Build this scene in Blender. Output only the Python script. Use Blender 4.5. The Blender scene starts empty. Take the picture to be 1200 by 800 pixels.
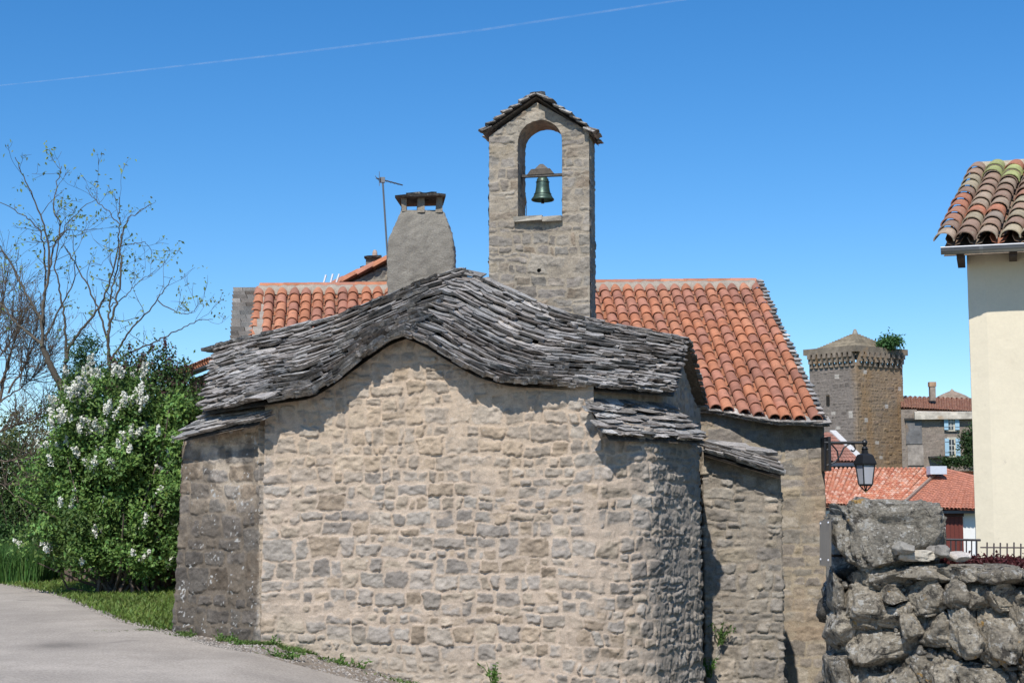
import bpy, math, random
import numpy as np
from mathutils import Vector, Matrix

# ------------------------------------------------------------------ camera / light
SC = bpy.context.scene
COL = SC.collection
F = 1800.0
EYE = 1.6
PITCH = math.atan(195.0 / F)
cam_d = bpy.data.cameras.new("camera")
cam_d.sensor_width = 36.0
cam_d.lens = 54.0
cam_d.clip_end = 40000
cam = bpy.data.objects.new("camera", cam_d)
cam.location = (0, 0, EYE)
cam.rotation_euler = (math.radians(90) + PITCH, 0, 0)
COL.objects.link(cam)
SC.camera = cam

SUN_EL = math.radians(48)
SUN_A = math.radians(14)          # to the left of straight behind the camera
world = bpy.data.worlds.new("World")
SC.world = world
world.use_nodes = True
wn = world.node_tree
sky = wn.nodes.new("ShaderNodeTexSky")
sky.sky_type = 'NISHITA'
sky.sun_disc = False
sky.sun_elevation = SUN_EL
sky.sun_rotation = math.pi + SUN_A
sky.altitude = 300
sky.air_density = 1.0
sky.dust_density = 0.0
sky.ozone_density = 6.0
hs = wn.nodes.new("ShaderNodeHueSaturation")
hs.inputs['Saturation'].default_value = 1.25
hs.inputs['Hue'].default_value = 0.501
wn.links.new(sky.outputs[0], hs.inputs['Color'])
wn.links.new(hs.outputs[0], wn.nodes["Background"].inputs[0])
wn.nodes["Background"].inputs[1].default_value = 0.127
sd = bpy.data.lights.new("sun", 'SUN')
sd.energy = 4.4
sd.angle = math.radians(0.5)
sd.color = (1.0, 0.955, 0.895)
sun = bpy.data.objects.new("sun", sd)
tow = Vector((-math.sin(SUN_A) * math.cos(SUN_EL), -math.cos(SUN_A) * math.cos(SUN_EL), math.sin(SUN_EL)))
sun.rotation_euler = tow.to_track_quat('Z', 'Y').to_euler()
sun.location = (-10, -20, 30)
COL.objects.link(sun)
SC.view_settings.view_transform = 'Standard'
SC.view_settings.look = 'None'
SC.view_settings.exposure = 0.17
SC.view_settings.gamma = 1.0

# ------------------------------------------------------------------ helpers
def P(px, py, D):
    """world point on the ground plan distance D seen at photo pixel (px,py)"""
    u = (px - 600.0) / F
    v = (400.0 - py) / F
    c, s = math.cos(PITCH), math.sin(PITCH)
    d = np.array([u, c - v * s, s + v * c])
    return d * (D / d[1]) + np.array([0, 0, EYE])

def hash2(ix, iy, seed):
    n = (ix.astype(np.int64) * 374761393 + iy.astype(np.int64) * 668265263 + int(seed) * 2246822519) & 0xffffffff
    n = ((n ^ (n >> 13)) * 1274126177) & 0xffffffff
    n = (n ^ (n >> 16)) & 0xffffffff
    return n.astype(np.float64) / 4294967295.0

def noise2(x, y, seed=0):
    x = np.asarray(x, float); y = np.asarray(y, float)
    ix = np.floor(x); iy = np.floor(y)
    fx = x - ix; fy = y - iy
    fx = fx * fx * (3 - 2 * fx); fy = fy * fy * (3 - 2 * fy)
    ix = ix.astype(np.int64); iy = iy.astype(np.int64)
    a = hash2(ix, iy, seed); b = hash2(ix + 1, iy, seed)
    c = hash2(ix, iy + 1, seed); d = hash2(ix + 1, iy + 1, seed)
    return (a + (b - a) * fx) * (1 - fy) + (c + (d - c) * fx) * fy

def fbm(x, y, seed=0, o=4):
    s = 0; a = 0.5; t = 0
    for k in range(o):
        s = s + a * noise2(np.asarray(x) * 2 ** k + 17.3 * k, np.asarray(y) * 2 ** k - 9.1 * k, seed + k)
        t += a; a *= 0.5
    return s / t

def noise3(p, seed=0):
    return (noise2(p[:, 0] + 0.7 * p[:, 2], p[:, 1] - 0.6 * p[:, 2], seed) + noise2(p[:, 1] + 31, p[:, 2] + 0.5 * p[:, 0], seed + 5)
            + noise2(p[:, 2] + 11, p[:, 0] - 0.4 * p[:, 1], seed + 9)) / 3.0

def sm(a, b, x):
    t = np.clip((np.asarray(x, float) - a) / (b - a), 0, 1)
    return t * t * (3 - 2 * t)

class MB:
    def __init__(self):
        self.v = []; self.f = []; self.c = []; self.n = 0
    def add(self, v, faces, c=(0.5, 0.5, 0.5)):
        v = np.asarray(v, float).reshape(-1, 3)
        c = np.asarray(c, float)
        if c.ndim == 1:
            c = np.tile(c, (len(v), 1))
        if not isinstance(faces, (list, tuple)) or (len(faces) and not hasattr(faces[0], 'shape')):
            faces = [np.asarray(faces, int)]
        for f in faces:
            if len(f):
                self.f.append(np.asarray(f, int) + self.n)
        self.v.append(v); self.c.append(c); self.n += len(v)
        return self
    def box(self, c, size, c3=(.5, .5, .5), R=None, jit=0, rng=None):
        s = np.array(size, float) / 2
        v = np.array([[x, y, z] for x in (-1, 1) for y in (-1, 1) for z in (-1, 1)], float) * s
        if jit:
            v += (rng.random(v.shape) - .5) * jit
        if R is not None:
            v = v @ np.asarray(R).T
        self.add(v + np.asarray(c, float), np.array([[0, 1, 3, 2], [4, 6, 7, 5], [0, 4, 5, 1], [2, 3, 7, 6], [0, 2, 6, 4], [1, 5, 7, 3]]), c3)
        return self
    def hexa(self, p, c3=(.5, .5, .5)):
        """8 corners: 4 front (a,b,c,d) 4 back"""
        self.add(np.array(p), np.array([[0, 1, 2, 3], [7, 6, 5, 4], [4, 5, 1, 0], [5, 6, 2, 1], [6, 7, 3, 2], [7, 4, 0, 3]]), c3)
        return self
    def grid(self, G, c=(.5, .5, .5), mask=None, flip=False):
        nu, nv = G.shape[:2]
        idx = np.arange(nu * nv).reshape(nu, nv)
        q = np.stack([idx[:-1, :-1], idx[1:, :-1], idx[1:, 1:], idx[:-1, 1:]], -1)
        if flip: q = q[..., ::-1]
        q = q.reshape(-1, 4)
        if mask is not None:
            q = q[mask.reshape(-1)]
        cc = np.asarray(c, float)
        if cc.ndim == 3: cc = cc.reshape(-1, 3)
        self.add(G.reshape(-1, 3), q, cc)
        return self
    def tube(self, pts, rad, n=8, c3=(.5, .5, .5), cap=True):
        pts = np.asarray(pts, float); m = len(pts)
        rad = np.ones(m) * rad if np.isscalar(rad) else np.asarray(rad, float)
        t = np.gradient(pts, axis=0)
        t /= np.linalg.norm(t, axis=1)[:, None] + 1e-12
        ref = np.array([0, 0, 1.0]) if abs(t[0][2]) < .9 else np.array([1.0, 0, 0])
        a = np.cross(t, ref); a /= np.linalg.norm(a, axis=1)[:, None] + 1e-9
        b = np.cross(t, a)
        an = np.linspace(0, 2 * np.pi, n, endpoint=False)
        V = pts[:, None] + rad[:, None, None] * (np.cos(an)[None, :, None] * a[:, None] + np.sin(an)[None, :, None] * b[:, None])
        idx = np.arange(m * n).reshape(m, n)
        q = np.stack([idx[:-1], np.roll(idx, -1, 1)[:-1], np.roll(idx, -1, 1)[1:], idx[1:]], -1).reshape(-1, 4)
        fs = [q]
        if cap and n > 2:
            fs += [idx[0][None, :], idx[-1][::-1][None, :]]
        self.add(V, fs, c3)
        return self
    def lathe(self, prof, center, n=24, c3=(.5, .5, .5), R=None):
        prof = np.asarray(prof, float)
        an = np.linspace(0, 2 * np.pi, n, endpoint=False)
        V = np.stack([prof[:, 0][:, None] * np.cos(an), prof[:, 0][:, None] * np.sin(an), prof[:, 1][:, None] * np.ones(n)], -1)
        V = V.reshape(-1, 3)
        if R is not None: V = V @ np.asarray(R).T
        V = V + np.asarray(center)
        m = len(prof); idx = np.arange(m * n).reshape(m, n)
        q = np.stack([idx[:-1], np.roll(idx, -1, 1)[:-1], np.roll(idx, -1, 1)[1:], idx[1:]], -1).reshape(-1, 4)
        self.add(V, [q], c3)
        return self
    def build(self, name, mat, parent=None, smooth=False, origin=None):
        V = np.concatenate(self.v); C = np.concatenate(self.c)
        if parent is not None:
            org = ORG[parent.name]
        elif origin is not None:
            org = np.asarray(origin, float)
        else:
            org = np.array([(V[:, 0].min() + V[:, 0].max()) / 2, (V[:, 1].min() + V[:, 1].max()) / 2, V[:, 2].min()])
        me = bpy.data.meshes.new(name)
        lens = np.concatenate([np.full(len(f), f.shape[1]) for f in self.f])
        loops = np.concatenate([f.reshape(-1) for f in self.f])
        me.vertices.add(len(V)); me.vertices.foreach_set('co', (V - org).astype(np.float32).ravel())
        me.loops.add(len(loops)); me.loops.foreach_set('vertex_index', loops.astype(np.int32))
        me.polygons.add(len(lens))
        st = np.concatenate([[0], np.cumsum(lens)[:-1]])
        me.polygons.foreach_set('loop_start', st.astype(np.int32))
        me.polygons.foreach_set('loop_total', lens.astype(np.int32))
        me.update(calc_edges=True)
        me.polygons.foreach_set('use_smooth', np.full(len(lens), bool(smooth)))
        at = me.attributes.new('col', 'FLOAT_COLOR', 'POINT')
        at.data.foreach_set('color', np.concatenate([C, np.ones((len(C), 1))], 1).astype(np.float32).ravel())
        me.validate()
        me.materials.append(mat)
        o = bpy.data.objects.new(name, me)
        COL.objects.link(o)
        if parent is not None:
            o.parent = parent
            ORG[o.name] = org
        else:
            o.location = org
            ORG[o.name] = org
        return o

ORG = {}

def tag(o, label=None, cat=None, group=None, kind=None):
    if label: o['label'] = label
    if cat: o['category'] = cat
    if group: o['group'] = group
    if kind: o['kind'] = kind
    return o

def thing(name, loc, label, cat, group=None):
    o = bpy.data.objects.new(name, None)
    o.empty_display_size = 0.3
    o.location = tuple(float(a) for a in loc)
    COL.objects.link(o)
    ORG[o.name] = np.asarray(loc, float)
    return tag(o, label, cat, group)

# ------------------------------------------------------------------ materials
def nt(name):
    m = bpy.data.materials.new(name); m.use_nodes = True
    t = m.node_tree
    return m, t, t.nodes['Principled BSDF'], t.nodes, t.links

def mat(name, base=None, rough=0.9, attr=True, mott=0.25, mscale=8.0, fine=0.2, fscale=60.0, bump=0.4, bscale=40.0,
        bdist=0.01, spots=None, metal=0.0, spec=0.3, trans=0.0):
    """attribute or flat base colour, varied by procedural noise; spots: list of (scale, threshold, width, colour, strength)"""
    m, t, bs, N, L = nt(name)
    tc = N.new('ShaderNodeTexCoord')
    if attr:
        a = N.new('ShaderNodeAttribute'); a.attribute_name = 'col'
        cur = a.outputs['Color']
    else:
        r = N.new('ShaderNodeRGB'); r.outputs[0].default_value = (*base, 1)
        cur = r.outputs[0]
    def mulnoise(cur, sc, amt, det=4):
        n = N.new('ShaderNodeTexNoise'); n.inputs['Scale'].default_value = sc; n.inputs['Detail'].default_value = det
        n.inputs['Roughness'].default_value = 0.65
        L.new(tc.outputs['Object'], n.inputs['Vector'])
        mr = N.new('ShaderNodeMapRange'); mr.inputs[1].default_value = 0.3; mr.inputs[2].default_value = 0.7
        mr.inputs[3].default_value = 1 - amt; mr.inputs[4].default_value = 1 + amt
        L.new(n.outputs['Fac'], mr.inputs[0])
        mx = N.new('ShaderNodeMix'); mx.data_type = 'RGBA'; mx.blend_type = 'MULTIPLY'; mx.inputs[0].default_value = 1
        cb = N.new('ShaderNodeCombineColor')
        for i in range(3): L.new(mr.outputs[0], cb.inputs[i])
        L.new(cur, mx.inputs[6]); L.new(cb.outputs[0], mx.inputs[7])
        return mx.outputs[2]
    if mott: cur = mulnoise(cur, mscale, mott)
    if fine: cur = mulnoise(cur, fscale, fine, 3)
    for i, sp in enumerate(spots or []):
        sc, th, wd, cl, st = sp
        n = N.new('ShaderNodeTexNoise'); n.inputs['Scale'].default_value = sc; n.inputs['Detail'].default_value = 5
        n.inputs['Roughness'].default_value = 0.7
        mp = N.new('ShaderNodeMapping'); mp.inputs['Location'].default_value = (3.7 * i + 1, 5.1 * i, 2.2 * i)
        L.new(tc.outputs['Object'], mp.inputs[0]); L.new(mp.outputs[0], n.inputs['Vector'])
        mr = N.new('ShaderNodeMapRange'); mr.inputs[1].default_value = th; mr.inputs[2].default_value = th + wd
        mr.inputs[3].default_value = 0; mr.inputs[4].default_value = st
        L.new(n.outputs['Fac'], mr.inputs[0])
        mx = N.new('ShaderNodeMix'); mx.data_type = 'RGBA'
        L.new(mr.outputs[0], mx.inputs[0]); L.new(cur, mx.inputs[6]); mx.inputs[7].default_value = (*cl, 1)
        cur = mx.outputs[2]
    L.new(cur, bs.inputs['Base Color'])
    bs.inputs['Roughness'].default_value = rough
    bs.inputs['Metallic'].default_value = metal
    bs.inputs['Specular IOR Level'].default_value = spec
    if bump:
        n = N.new('ShaderNodeTexNoise'); n.inputs['Scale'].default_value = bscale; n.inputs['Detail'].default_value = 6
        n.inputs['Roughness'].default_value = 0.7
        L.new(tc.outputs['Object'], n.inputs['Vector'])
        b = N.new('ShaderNodeBump'); b.inputs['Strength'].default_value = bump; b.inputs['Distance'].default_value = bdist
        L.new(n.outputs['Fac'], b.inputs['Height']); L.new(b.outputs[0], bs.inputs['Normal'])
    if trans:
        tr = N.new('ShaderNodeBsdfTranslucent'); L.new(cur, tr.inputs['Color'])
        mx = N.new('ShaderNodeMixShader'); mx.inputs[0].default_value = trans
        out = N['Material Output']
        L.new(bs.outputs[0], mx.inputs[1]); L.new(tr.outputs[0], mx.inputs[2]); L.new(mx.outputs[0], out.inputs['Surface'])
    return m

M = {}
M['rubble'] = mat('rubble_limestone', mott=.16, mscale=9, fine=.16, fscale=70, bump=.7, bscale=55, bdist=.012,
                  spots=[(16, .66, .05, (.50, .48, .44), .5)])
M['rubble_dark'] = mat('weathered_limestone', mott=.2, mscale=7, fine=.2, fscale=60, bump=.7, bscale=45, bdist=.014,
                       spots=[(10, .6, .06, (.12, .105, .085), .5), (26, .66, .04, (.55, .54, .5), .6)])
M['lauze'] = mat('lauze_slab', mott=.34, mscale=6, fine=.4, fscale=38, bump=1.0, bscale=24, bdist=.022,
                 spots=[(15, .59, .05, (.46, .445, .40), .5), (10, .60, .05, (.06, .055, .05), .5)])
M['tile'] = mat('terracotta_tile', mott=.2, mscale=5, fine=.14, fscale=50, bump=.35, bscale=60, bdist=.006,
                spots=[(7, .58, .08, (.20, .12, .08), .5), (16, .64, .05, (.07, .055, .045), .6), (12, .66, .05, (.50, .36, .26), .4)], rough=.88)
M['oldtile'] = mat('old_terracotta_tile', mott=.2, mscale=7, fine=.25, fscale=50, bump=.5, bscale=50, bdist=.008,
                   spots=[(11, .57, .08, (.33, .32, .22), .55), (18, .64, .05, (.05, .045, .04), .7)])
M['mortar'] = mat('lime_mortar', mott=.2, mscale=8, fine=.2, fscale=50, bump=.7, bscale=50, bdist=.012)
M['roughcast'] = mat('grey_roughcast', mott=.16, mscale=4, fine=.25, fscale=60, bump=.9, bscale=30, bdist=.02)
M['render'] = mat('cream_render', mott=.035, mscale=1.5, fine=.03, fscale=30, bump=.25, bscale=30, bdist=.006,
                  spots=[(1.6, .60, .1, (.50, .42, .30), .35), (7, .66, .03, (.42, .36, .27), .35)])
M['zinc'] = mat('zinc', mott=.1, mscale=4, fine=.05, bump=.05, metal=.7, rough=.45, spec=.5)
M['iron'] = mat('black_iron', mott=.1, fine=.1, bump=.1, metal=.2, rough=.5, spec=.5)
M['wood'] = mat('aged_wood', mott=.3, fine=.3, bump=.4, rough=.9)
M['bronze'] = mat('verdigris_bronze', mott=.3, mscale=12, fine=.2, bump=.15, metal=.5, rough=.42, spec=.5,
                  spots=[(22, .55, .1, (.07, .06, .04), .6)])
M['rock'] = mat('pitted_dolomite', mott=.3, mscale=5, fine=.4, fscale=35, bump=1.0, bscale=22, bdist=.05,
                spots=[(12, .56, .05, (.48, .46, .41), .8), (10, .55, .06, (.045, .04, .034), .85), (28, .62, .04, (.6, .58, .52), .7), (3.2, .645, .03, (.42, .24, .05), .75)])
M['leaf'] = mat('green_leaf', mott=.1, mscale=3, fine=0, bump=0, rough=.55, trans=.3, spec=.35)
M['petal'] = mat('white_petal', mott=.05, fine=0, bump=0, rough=.8, trans=.25)
M['bark'] = mat('bark', mott=.3, mscale=6, fine=.25, bump=.6, bscale=30, bdist=.01)
M['plain'] = mat('painted_surface', mott=.06, fine=.04, bump=.1, rough=.6)
M['farstone'] = mat('old_village_stone', mott=.2, mscale=.55, fine=.22, fscale=2.2, bump=.5, bscale=3, bdist=.06,
                    spots=[(.45, .56, .09, (.33, .2, .09), .55), (2.2, .7, .03, (.6, .57, .5), .8)])

def glass_mat():
    m, t, bs, N, L = nt('lantern_glass')
    bs.inputs['Base Color'].default_value = (.62, .63, .68, 1)
    bs.inputs['Roughness'].default_value = .35
    bs.inputs['Transmission Weight'].default_value = .25
    return m
M['glass'] = glass_mat()
def pane_mat():
    m, t, bs, N, L = nt('window_glass')
    bs.inputs['Base Color'].default_value = (.05, .06, .07, 1)
    bs.inputs['Roughness'].default_value = .1
    return m
M['pane'] = pane_mat()

# ------------------------------------------------------------------ stone wall generator
PAL_MAIN = np.array([[.36, .32, .27], [.31, .285, .255], [.33, .30, .27], [.40, .335, .25], [.29, .27, .25], [.35, .33, .30], [.37, .29, .20]])
PAL_MAIN = (PAL_MAIN * .6 + PAL_MAIN.mean(1, keepdims=True) * .4) * np.array([.97, .89, .79])
PAL_GREY = np.array([1.0, .965, .90]) * np.array([[.27, .25, .22], [.23, .215, .195], [.31, .28, .24], [.25, .225, .195], [.33, .28, .21]])

def path_resample(pts, res, r):
    pts = np.asarray(pts, float)
    seg = np.linalg.norm(np.diff(pts, axis=0), axis=1)
    s = np.concatenate([[0], np.cumsum(seg)])
    n = max(2, int(round(s[-1] / res)))
    u = np.linspace(0, s[-1], n + 1)
    x = np.interp(u, s, pts[:, 0]); y = np.interp(u, s, pts[:, 1])
    if r > 0:
        k = max(1, int(r / (s[-1] / n)))
        ker = np.ones(2 * k + 1) / (2 * k + 1)
        def smo(a):
            l = 2 * a[0] - a[1:k + 1][::-1]; rr = 2 * a[-1] - a[-k - 1:-1][::-1]
            return np.convolve(np.concatenate([l, a, rr]), ker, 'valid')
        x = smo(x); y = smo(y)
    return u, x, y

def stone_field(U, V, rng, W, H, rh=(.10, .21), cw=(.13, .36), gap=.007, relief=(.004, .026), soft=.011, pal=PAL_MAIN,
                mortar=(.50, .40, .29), seed=1, warp=1.0, vary=.20, rough=.014, cover=.0):
    """returns displacement and colour for every grid sample: bands of coursing, split into runs, rows and stones"""
    shp = U.shape
    uw = U + warp * (.026 * (fbm(U * 5, V * 5, seed) - .5) * 2 + .014 * (noise2(U * 19, V * 19, seed + 3) - .5) * 2 + .006 * (noise2(U * 45, V * 45, seed + 4) - .5) * 2)
    vw = V + warp * (.050 * (noise2(U * .9, V * 1.1, seed + 7) - .5) * 2 + .022 * (noise2(U * 5, V * 5, seed + 8) - .5) * 2
                     + .013 * (noise2(U * 18, V * 18, seed + 9) - .5) * 2 + .006 * (noise2(U * 45, V * 45, seed + 5) - .5) * 2)
    uw = uw.ravel(); vw = vw.ravel(); vw = vw - vw.min(); uw = uw - uw.min()
    m = np.zeros(uw.size); rel = np.zeros(uw.size); tilt = np.zeros(uw.size); C = np.zeros((uw.size, 3))
    Wm = uw.max() + .01; Hm = vw.max() + .01
    # bands
    bands = [0.0]
    while bands[-1] < Hm: bands.append(bands[-1] + rng.uniform(1.6, 2.6) * (rh[0] + rh[1]) / 2)
    bi = np.clip(np.searchsorted(bands, vw, 'right') - 1, 0, len(bands) - 2)
    order = np.argsort(bi, kind='stable'); bounds = np.searchsorted(bi[order], np.arange(len(bands)))
    for b in range(len(bands) - 1):
        ib = order[bounds[b]:bounds[b + 1]] if b + 1 < len(bounds) else order[bounds[b]:]
        if not len(ib): continue
        v0, v1 = bands[b], bands[b + 1]
        runs = [0.0]
        while runs[-1] < Wm: runs.append(runs[-1] + rng.uniform(1.2, 4.5) * (cw[0] + cw[1]) / 2)
        ri = np.clip(np.searchsorted(runs, uw[ib], 'right') - 1, 0, len(runs) - 2)
        o2 = np.argsort(ri, kind='stable'); bd2 = np.searchsorted(ri[o2], np.arange(len(runs)))
        for r in range(len(runs) - 1):
            ir = ib[o2[bd2[r]:bd2[r + 1]]]
            # random numbers drawn regardless of size to stay deterministic
            nr_ = max(1, int(round((v1 - v0) / rng.uniform(*rh))))
            cuts = np.sort(rng.uniform(0, 1, nr_ - 1)) if nr_ > 1 else np.array([])
            eq = np.arange(1, nr_) / nr_
            cuts = v0 + (v1 - v0) * (eq * .6 + cuts * .4 if nr_ > 1 else eq)
            rows = np.concatenate([[v0], cuts, [v1]])
            u0, u1 = runs[r], runs[r + 1]
            for k in range(nr_):
                h = rows[k + 1] - rows[k]
                ns = max(1, int(round((u1 - u0) / (rng.uniform(*cw) * (.6 + .4 * h / rh[1])))))
                cut = u0 + (u1 - u0) * (np.arange(1, ns) / ns + rng.uniform(-.32, .32, ns - 1) / ns)
                e = np.concatenate([[u0], cut, [u1]])
                R = rng.random((ns, 12))
                sel = ir[(vw[ir] >= rows[k]) & (vw[ir] < rows[k + 1])]
                if not len(sel): continue
                uu = uw[sel]
                ci = np.clip(np.searchsorted(e, uu, 'right') - 1, 0, ns - 1)
                wl = uu - e[ci]; wr = e[ci + 1] - uu
                vb = vw[sel] - rows[k]; vt = rows[k + 1] - vw[sel]
                rx = (uu - (e[ci] + e[ci + 1]) / 2) / (e[ci + 1] - e[ci]) * 2
                vt = vt - (R[ci, 0] ** 3 * .22 * h) - rx * (R[ci, 1] - .5) * .14 * h
                vb = vb - (R[ci, 2] ** 4 * .15 * h) + rx * (R[ci, 3] - .5) * .14 * h
                sk = (vb - vt)
                wl = wl - R[ci, 4] ** 3 * .02 + sk * (R[ci, 10] - .5) * .25; wr = wr - R[ci, 5] ** 3 * .02 + sk * (R[ci, 11] - .5) * .25
                dx = np.minimum(wl, wr) - gap; dy = np.minimum(vb, vt) - gap
                rr = np.minimum(.10 * rh[1], h * .2)
                ddx = np.minimum(dx - rr, 0); ddy = np.minimum(dy - rr, 0)
                d = np.where((dx < rr) & (dy < rr), rr - np.sqrt(ddx ** 2 + ddy ** 2), np.minimum(dx, dy))
                m[sel] = sm(0, soft, d)
                rel[sel] = relief[0] + (relief[1] - relief[0]) * R[ci, 6] ** 1.5
                tilt[sel] = (rx * (R[ci, 7] - .5) + (sk / h) * (R[ci, 8] - .45)) * relief[1] * .9
                C[sel] = pal[(R[ci, 9] * len(pal)).astype(int) % len(pal)] * (1 + (R[ci, 7][:, None] - .5) * 2 * vary)
    m = m.reshape(shp); rel = rel.reshape(shp); tilt = tilt.reshape(shp); C = C.reshape(shp + (3,))
    # craggy faces: ridged noise and stepped facets
    n1 = fbm(U * 7 + 3, V * 9, seed + 21, 4); n2 = fbm(U * 16, V * 20, seed + 22, 4)
    ridg = np.abs(n1 - .5) * 4
    step = np.floor(n2 * 9) / 9
    face = rough * (1.1 * (.6 - ridg) + 1.5 * (n2 - .5) + 2.0 * (step - .5) * .6)
    # smeared pointing over part of the stones
    sme = sm(.58 - cover * .25, .70 - cover * .2, fbm(U * 3.3, V * 4.1, seed + 71, 4))
    m = m * (1 - .65 * sme)
    mo = .005 * (fbm(U * 12, V * 12, seed + 30, 4) - .5) * 2
    disp = m * (rel + tilt + face) + (1 - m) * mo
    mc = np.asarray(mortar, float) * (1 + .14 * (fbm(U * 2, V * 2, seed + 40)[..., None] - .5) * 2)
    cm = sm(.2, .75, m + .30 * (fbm(U * 20, V * 20, seed + 50, 3) - .5))[..., None]
    C = C * (1 + .5 * (fbm(U * 10, V * 14, seed + 61, 4) - .5)[..., None] * 1.2)
    C = mc * (1 - cm) + C * cm
    return disp, C

def wall(mb, pts, zb, zt, res=.014, r=.0, seed=1, batter=0.0, colf=None, hole=None, bow=None, snap=None, **kw):
    """a stone faced wall following a plan polyline (left to right as seen from outside)"""
    u, x, y = path_resample(pts, res, r)
    W = u[-1]
    zt_ = zt(u, x) if callable(zt) else np.full_like(u, zt)
    zb_ = zb(u, x) if callable(zb) else np.full_like(u, zb)
    H = zt_.max() - zb_.min()
    nv = max(2, int(H / res))
    dz = H / nv
    U = np.repeat(u[:, None], nv + 1, 1)
    Zr = np.repeat(np.linspace(zb_.min(), zt_.max(), nv + 1)[None], len(u), 0)
    over = (Zr > zt_[:, None] + dz) | (Zr < zb_[:, None] - dz)
    Z = np.clip(Zr, zb_[:, None], zt_[:, None])
    rng = np.random.default_rng(seed)
    disp, C = stone_field(U, Z - zb_.min(), rng, W, H, seed=seed, **kw)
    tx = np.gradient(x); ty = np.gradient(y)
    l = np.hypot(tx, ty); nx = ty / l; ny = -tx / l
    if batter: disp = disp - batter * (Z - zb_.min())
    if bow is not None: disp = disp + bow(U, Z)
    X_, Y_ = x[:, None] + 0 * U, y[:, None] + 0 * U
    U0_, Z0_ = U, Z
    if snap is not None:
        U, Z = snap(U, Z)
        X_, Y_ = np.interp(U, u, x), np.interp(U, u, y)
    G = np.stack([X_ + nx[:, None] * disp, Y_ + ny[:, None] * disp, Z], -1)
    U, Z = U0_, Z0_
    if colf is not None: C = colf(U, Z, C)
    mask = ~(over[:-1, :-1] | over[1:, :-1] | over[1:, 1:] | over[:-1, 1:])
    if hole is not None:
        hm = hole(U, Z)
        mask &= ~(hm[:-1, :-1] & hm[1:, :-1] & hm[1:, 1:] & hm[:-1, 1:])
    mb.grid(G, C, mask)
    return mb

# ------------------------------------------------------------------ lauze (stone slab) roof
def pal_lauze(rng):
    b = rng.choice([.14, .20, .26, .31, .37, .45], p=[.1, .22, .28, .22, .13, .05])
    w = rng.uniform(-.008, .02)
    return np.array([b * 1.05 + w, b * .99, b * .91 - w * .6])

def slab(mb, rng, c, du, dv, n, w, L, th, col, jag=.02, pts_front=5, lean=.0):
    """irregular flat slab, c = centre of its front edge on the surface; dv points up the slope"""
    m = pts_front
    xs = np.linspace(-w / 2, w / 2, m)
    fr = np.stack([xs + (rng.random(m) - .5) * w / m * .5, (rng.random(m) - .5) * 2 * jag], -1)
    fr[0, 1] += jag * rng.uniform(.2, 1.6); fr[-1, 1] += jag * rng.uniform(.2, 1.6)
    bk = np.array([[w / 2 * rng.uniform(.8, 1.0), L], [-w / 2 * rng.uniform(.8, 1.0), L]])
    pl = np.concatenate([fr, bk])
    k = len(pl)
    a = rng.uniform(-.05, .05)
    pl = np.stack([pl[:, 0] * math.cos(a) - pl[:, 1] * math.sin(a), pl[:, 0] * math.sin(a) + pl[:, 1] * math.cos(a)], -1)
    roll = rng.uniform(-.035, .035)
    tops = np.where(np.arange(k) < m, th * rng.uniform(.8, 1.15) + (rng.random(k) - .5) * th * .35, 0.004 + th * .35)
    hgt = lean * (1 - pl[:, 1] / L) + roll * pl[:, 0]
    base = c + pl[:, :1] * du + pl[:, 1:] * dv
    top = base + (hgt + tops)[:, None] * n
    inset = np.where(np.arange(k) < m, rng.uniform(.4, 1.6, k) * min(th * .9, L * .2), 0)
    bot = base + (hgt - .003 + (rng.random(k) - .5) * th * .15)[:, None] * n + inset[:, None] * dv
    V = np.concatenate([top, bot])
    i = np.arange(k)
    sides = np.stack([i, i + k, (i + 1) % k + k, (i + 1) % k], -1)
    mb.add(V, [i[None, :], (i[::-1] + k)[None, :], sides], col)

def lauze_patch(mb, S, rows, rng, wr=(.14, .42), th=(.018, .036), flipn=1, s0=0.0, s1=1.0, lift=.03, deck=None, deckmat=None,
                expo=2.6, jag=.018, first_stack=2, t0=0.0, t1=1.0, bright=1.0):
    ss = np.linspace(s0, s1, 60)
    for k in range(rows):
        t = t0 + (t1 - t0) * k / rows
        line = np.array([S(a, t) for a in ss])
        seg = np.linalg.norm(np.diff(line, axis=0), axis=1)
        cum = np.concatenate([[0], np.cumsum(seg)]); Ltot = cum[-1]
        if Ltot < .05: continue
        pos = -rng.uniform(0, .16)
        while pos < Ltot - .03:
            w = rng.uniform(*wr) * (.6 if k == 0 else 1)
            if rng.random() < .12: w *= 1.5
            if pos + w > Ltot + .04: w = max(.08, Ltot + .03 - pos)
            cpos = min(max(pos + w / 2, 0.001), Ltot)
            s = np.interp(cpos, cum, ss)
            p = S(s, t)
            e = .01
            sa, sb = max(s - e, s0), min(s + e, s1)
            du = S(sb, t) - S(sa, t); du /= np.linalg.norm(du)
            tb = min(t + .04, 1.0); ta = tb - .04
            dv = S(s, tb) - S(s, ta); ex = np.linalg.norm(dv) / .04 * (t1 - t0) / rows; dv /= np.linalg.norm(dv)
            n = np.cross(du, dv); n /= np.linalg.norm(n)
            if n[2] < 0: n = -n
            dv = np.cross(n, du); dv = dv if dv[2] > 0 else -dv
            T = rng.uniform(*th)
            p = p + dv * rng.normal(0, .021)
            reps = first_stack if k == 0 else 1
            for q in range(reps):
                slab(mb, rng, p + n * (lift - .02 - .03 * q) + dv * (.03 * q), du, dv, n, w * rng.uniform(1.0, 1.12), ex * expo, T,
                     pal_lauze(rng) * bright, jag=jag * (.45 if k == 0 else 1), lean=T * 1.1)
            pos += w * .985

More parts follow.
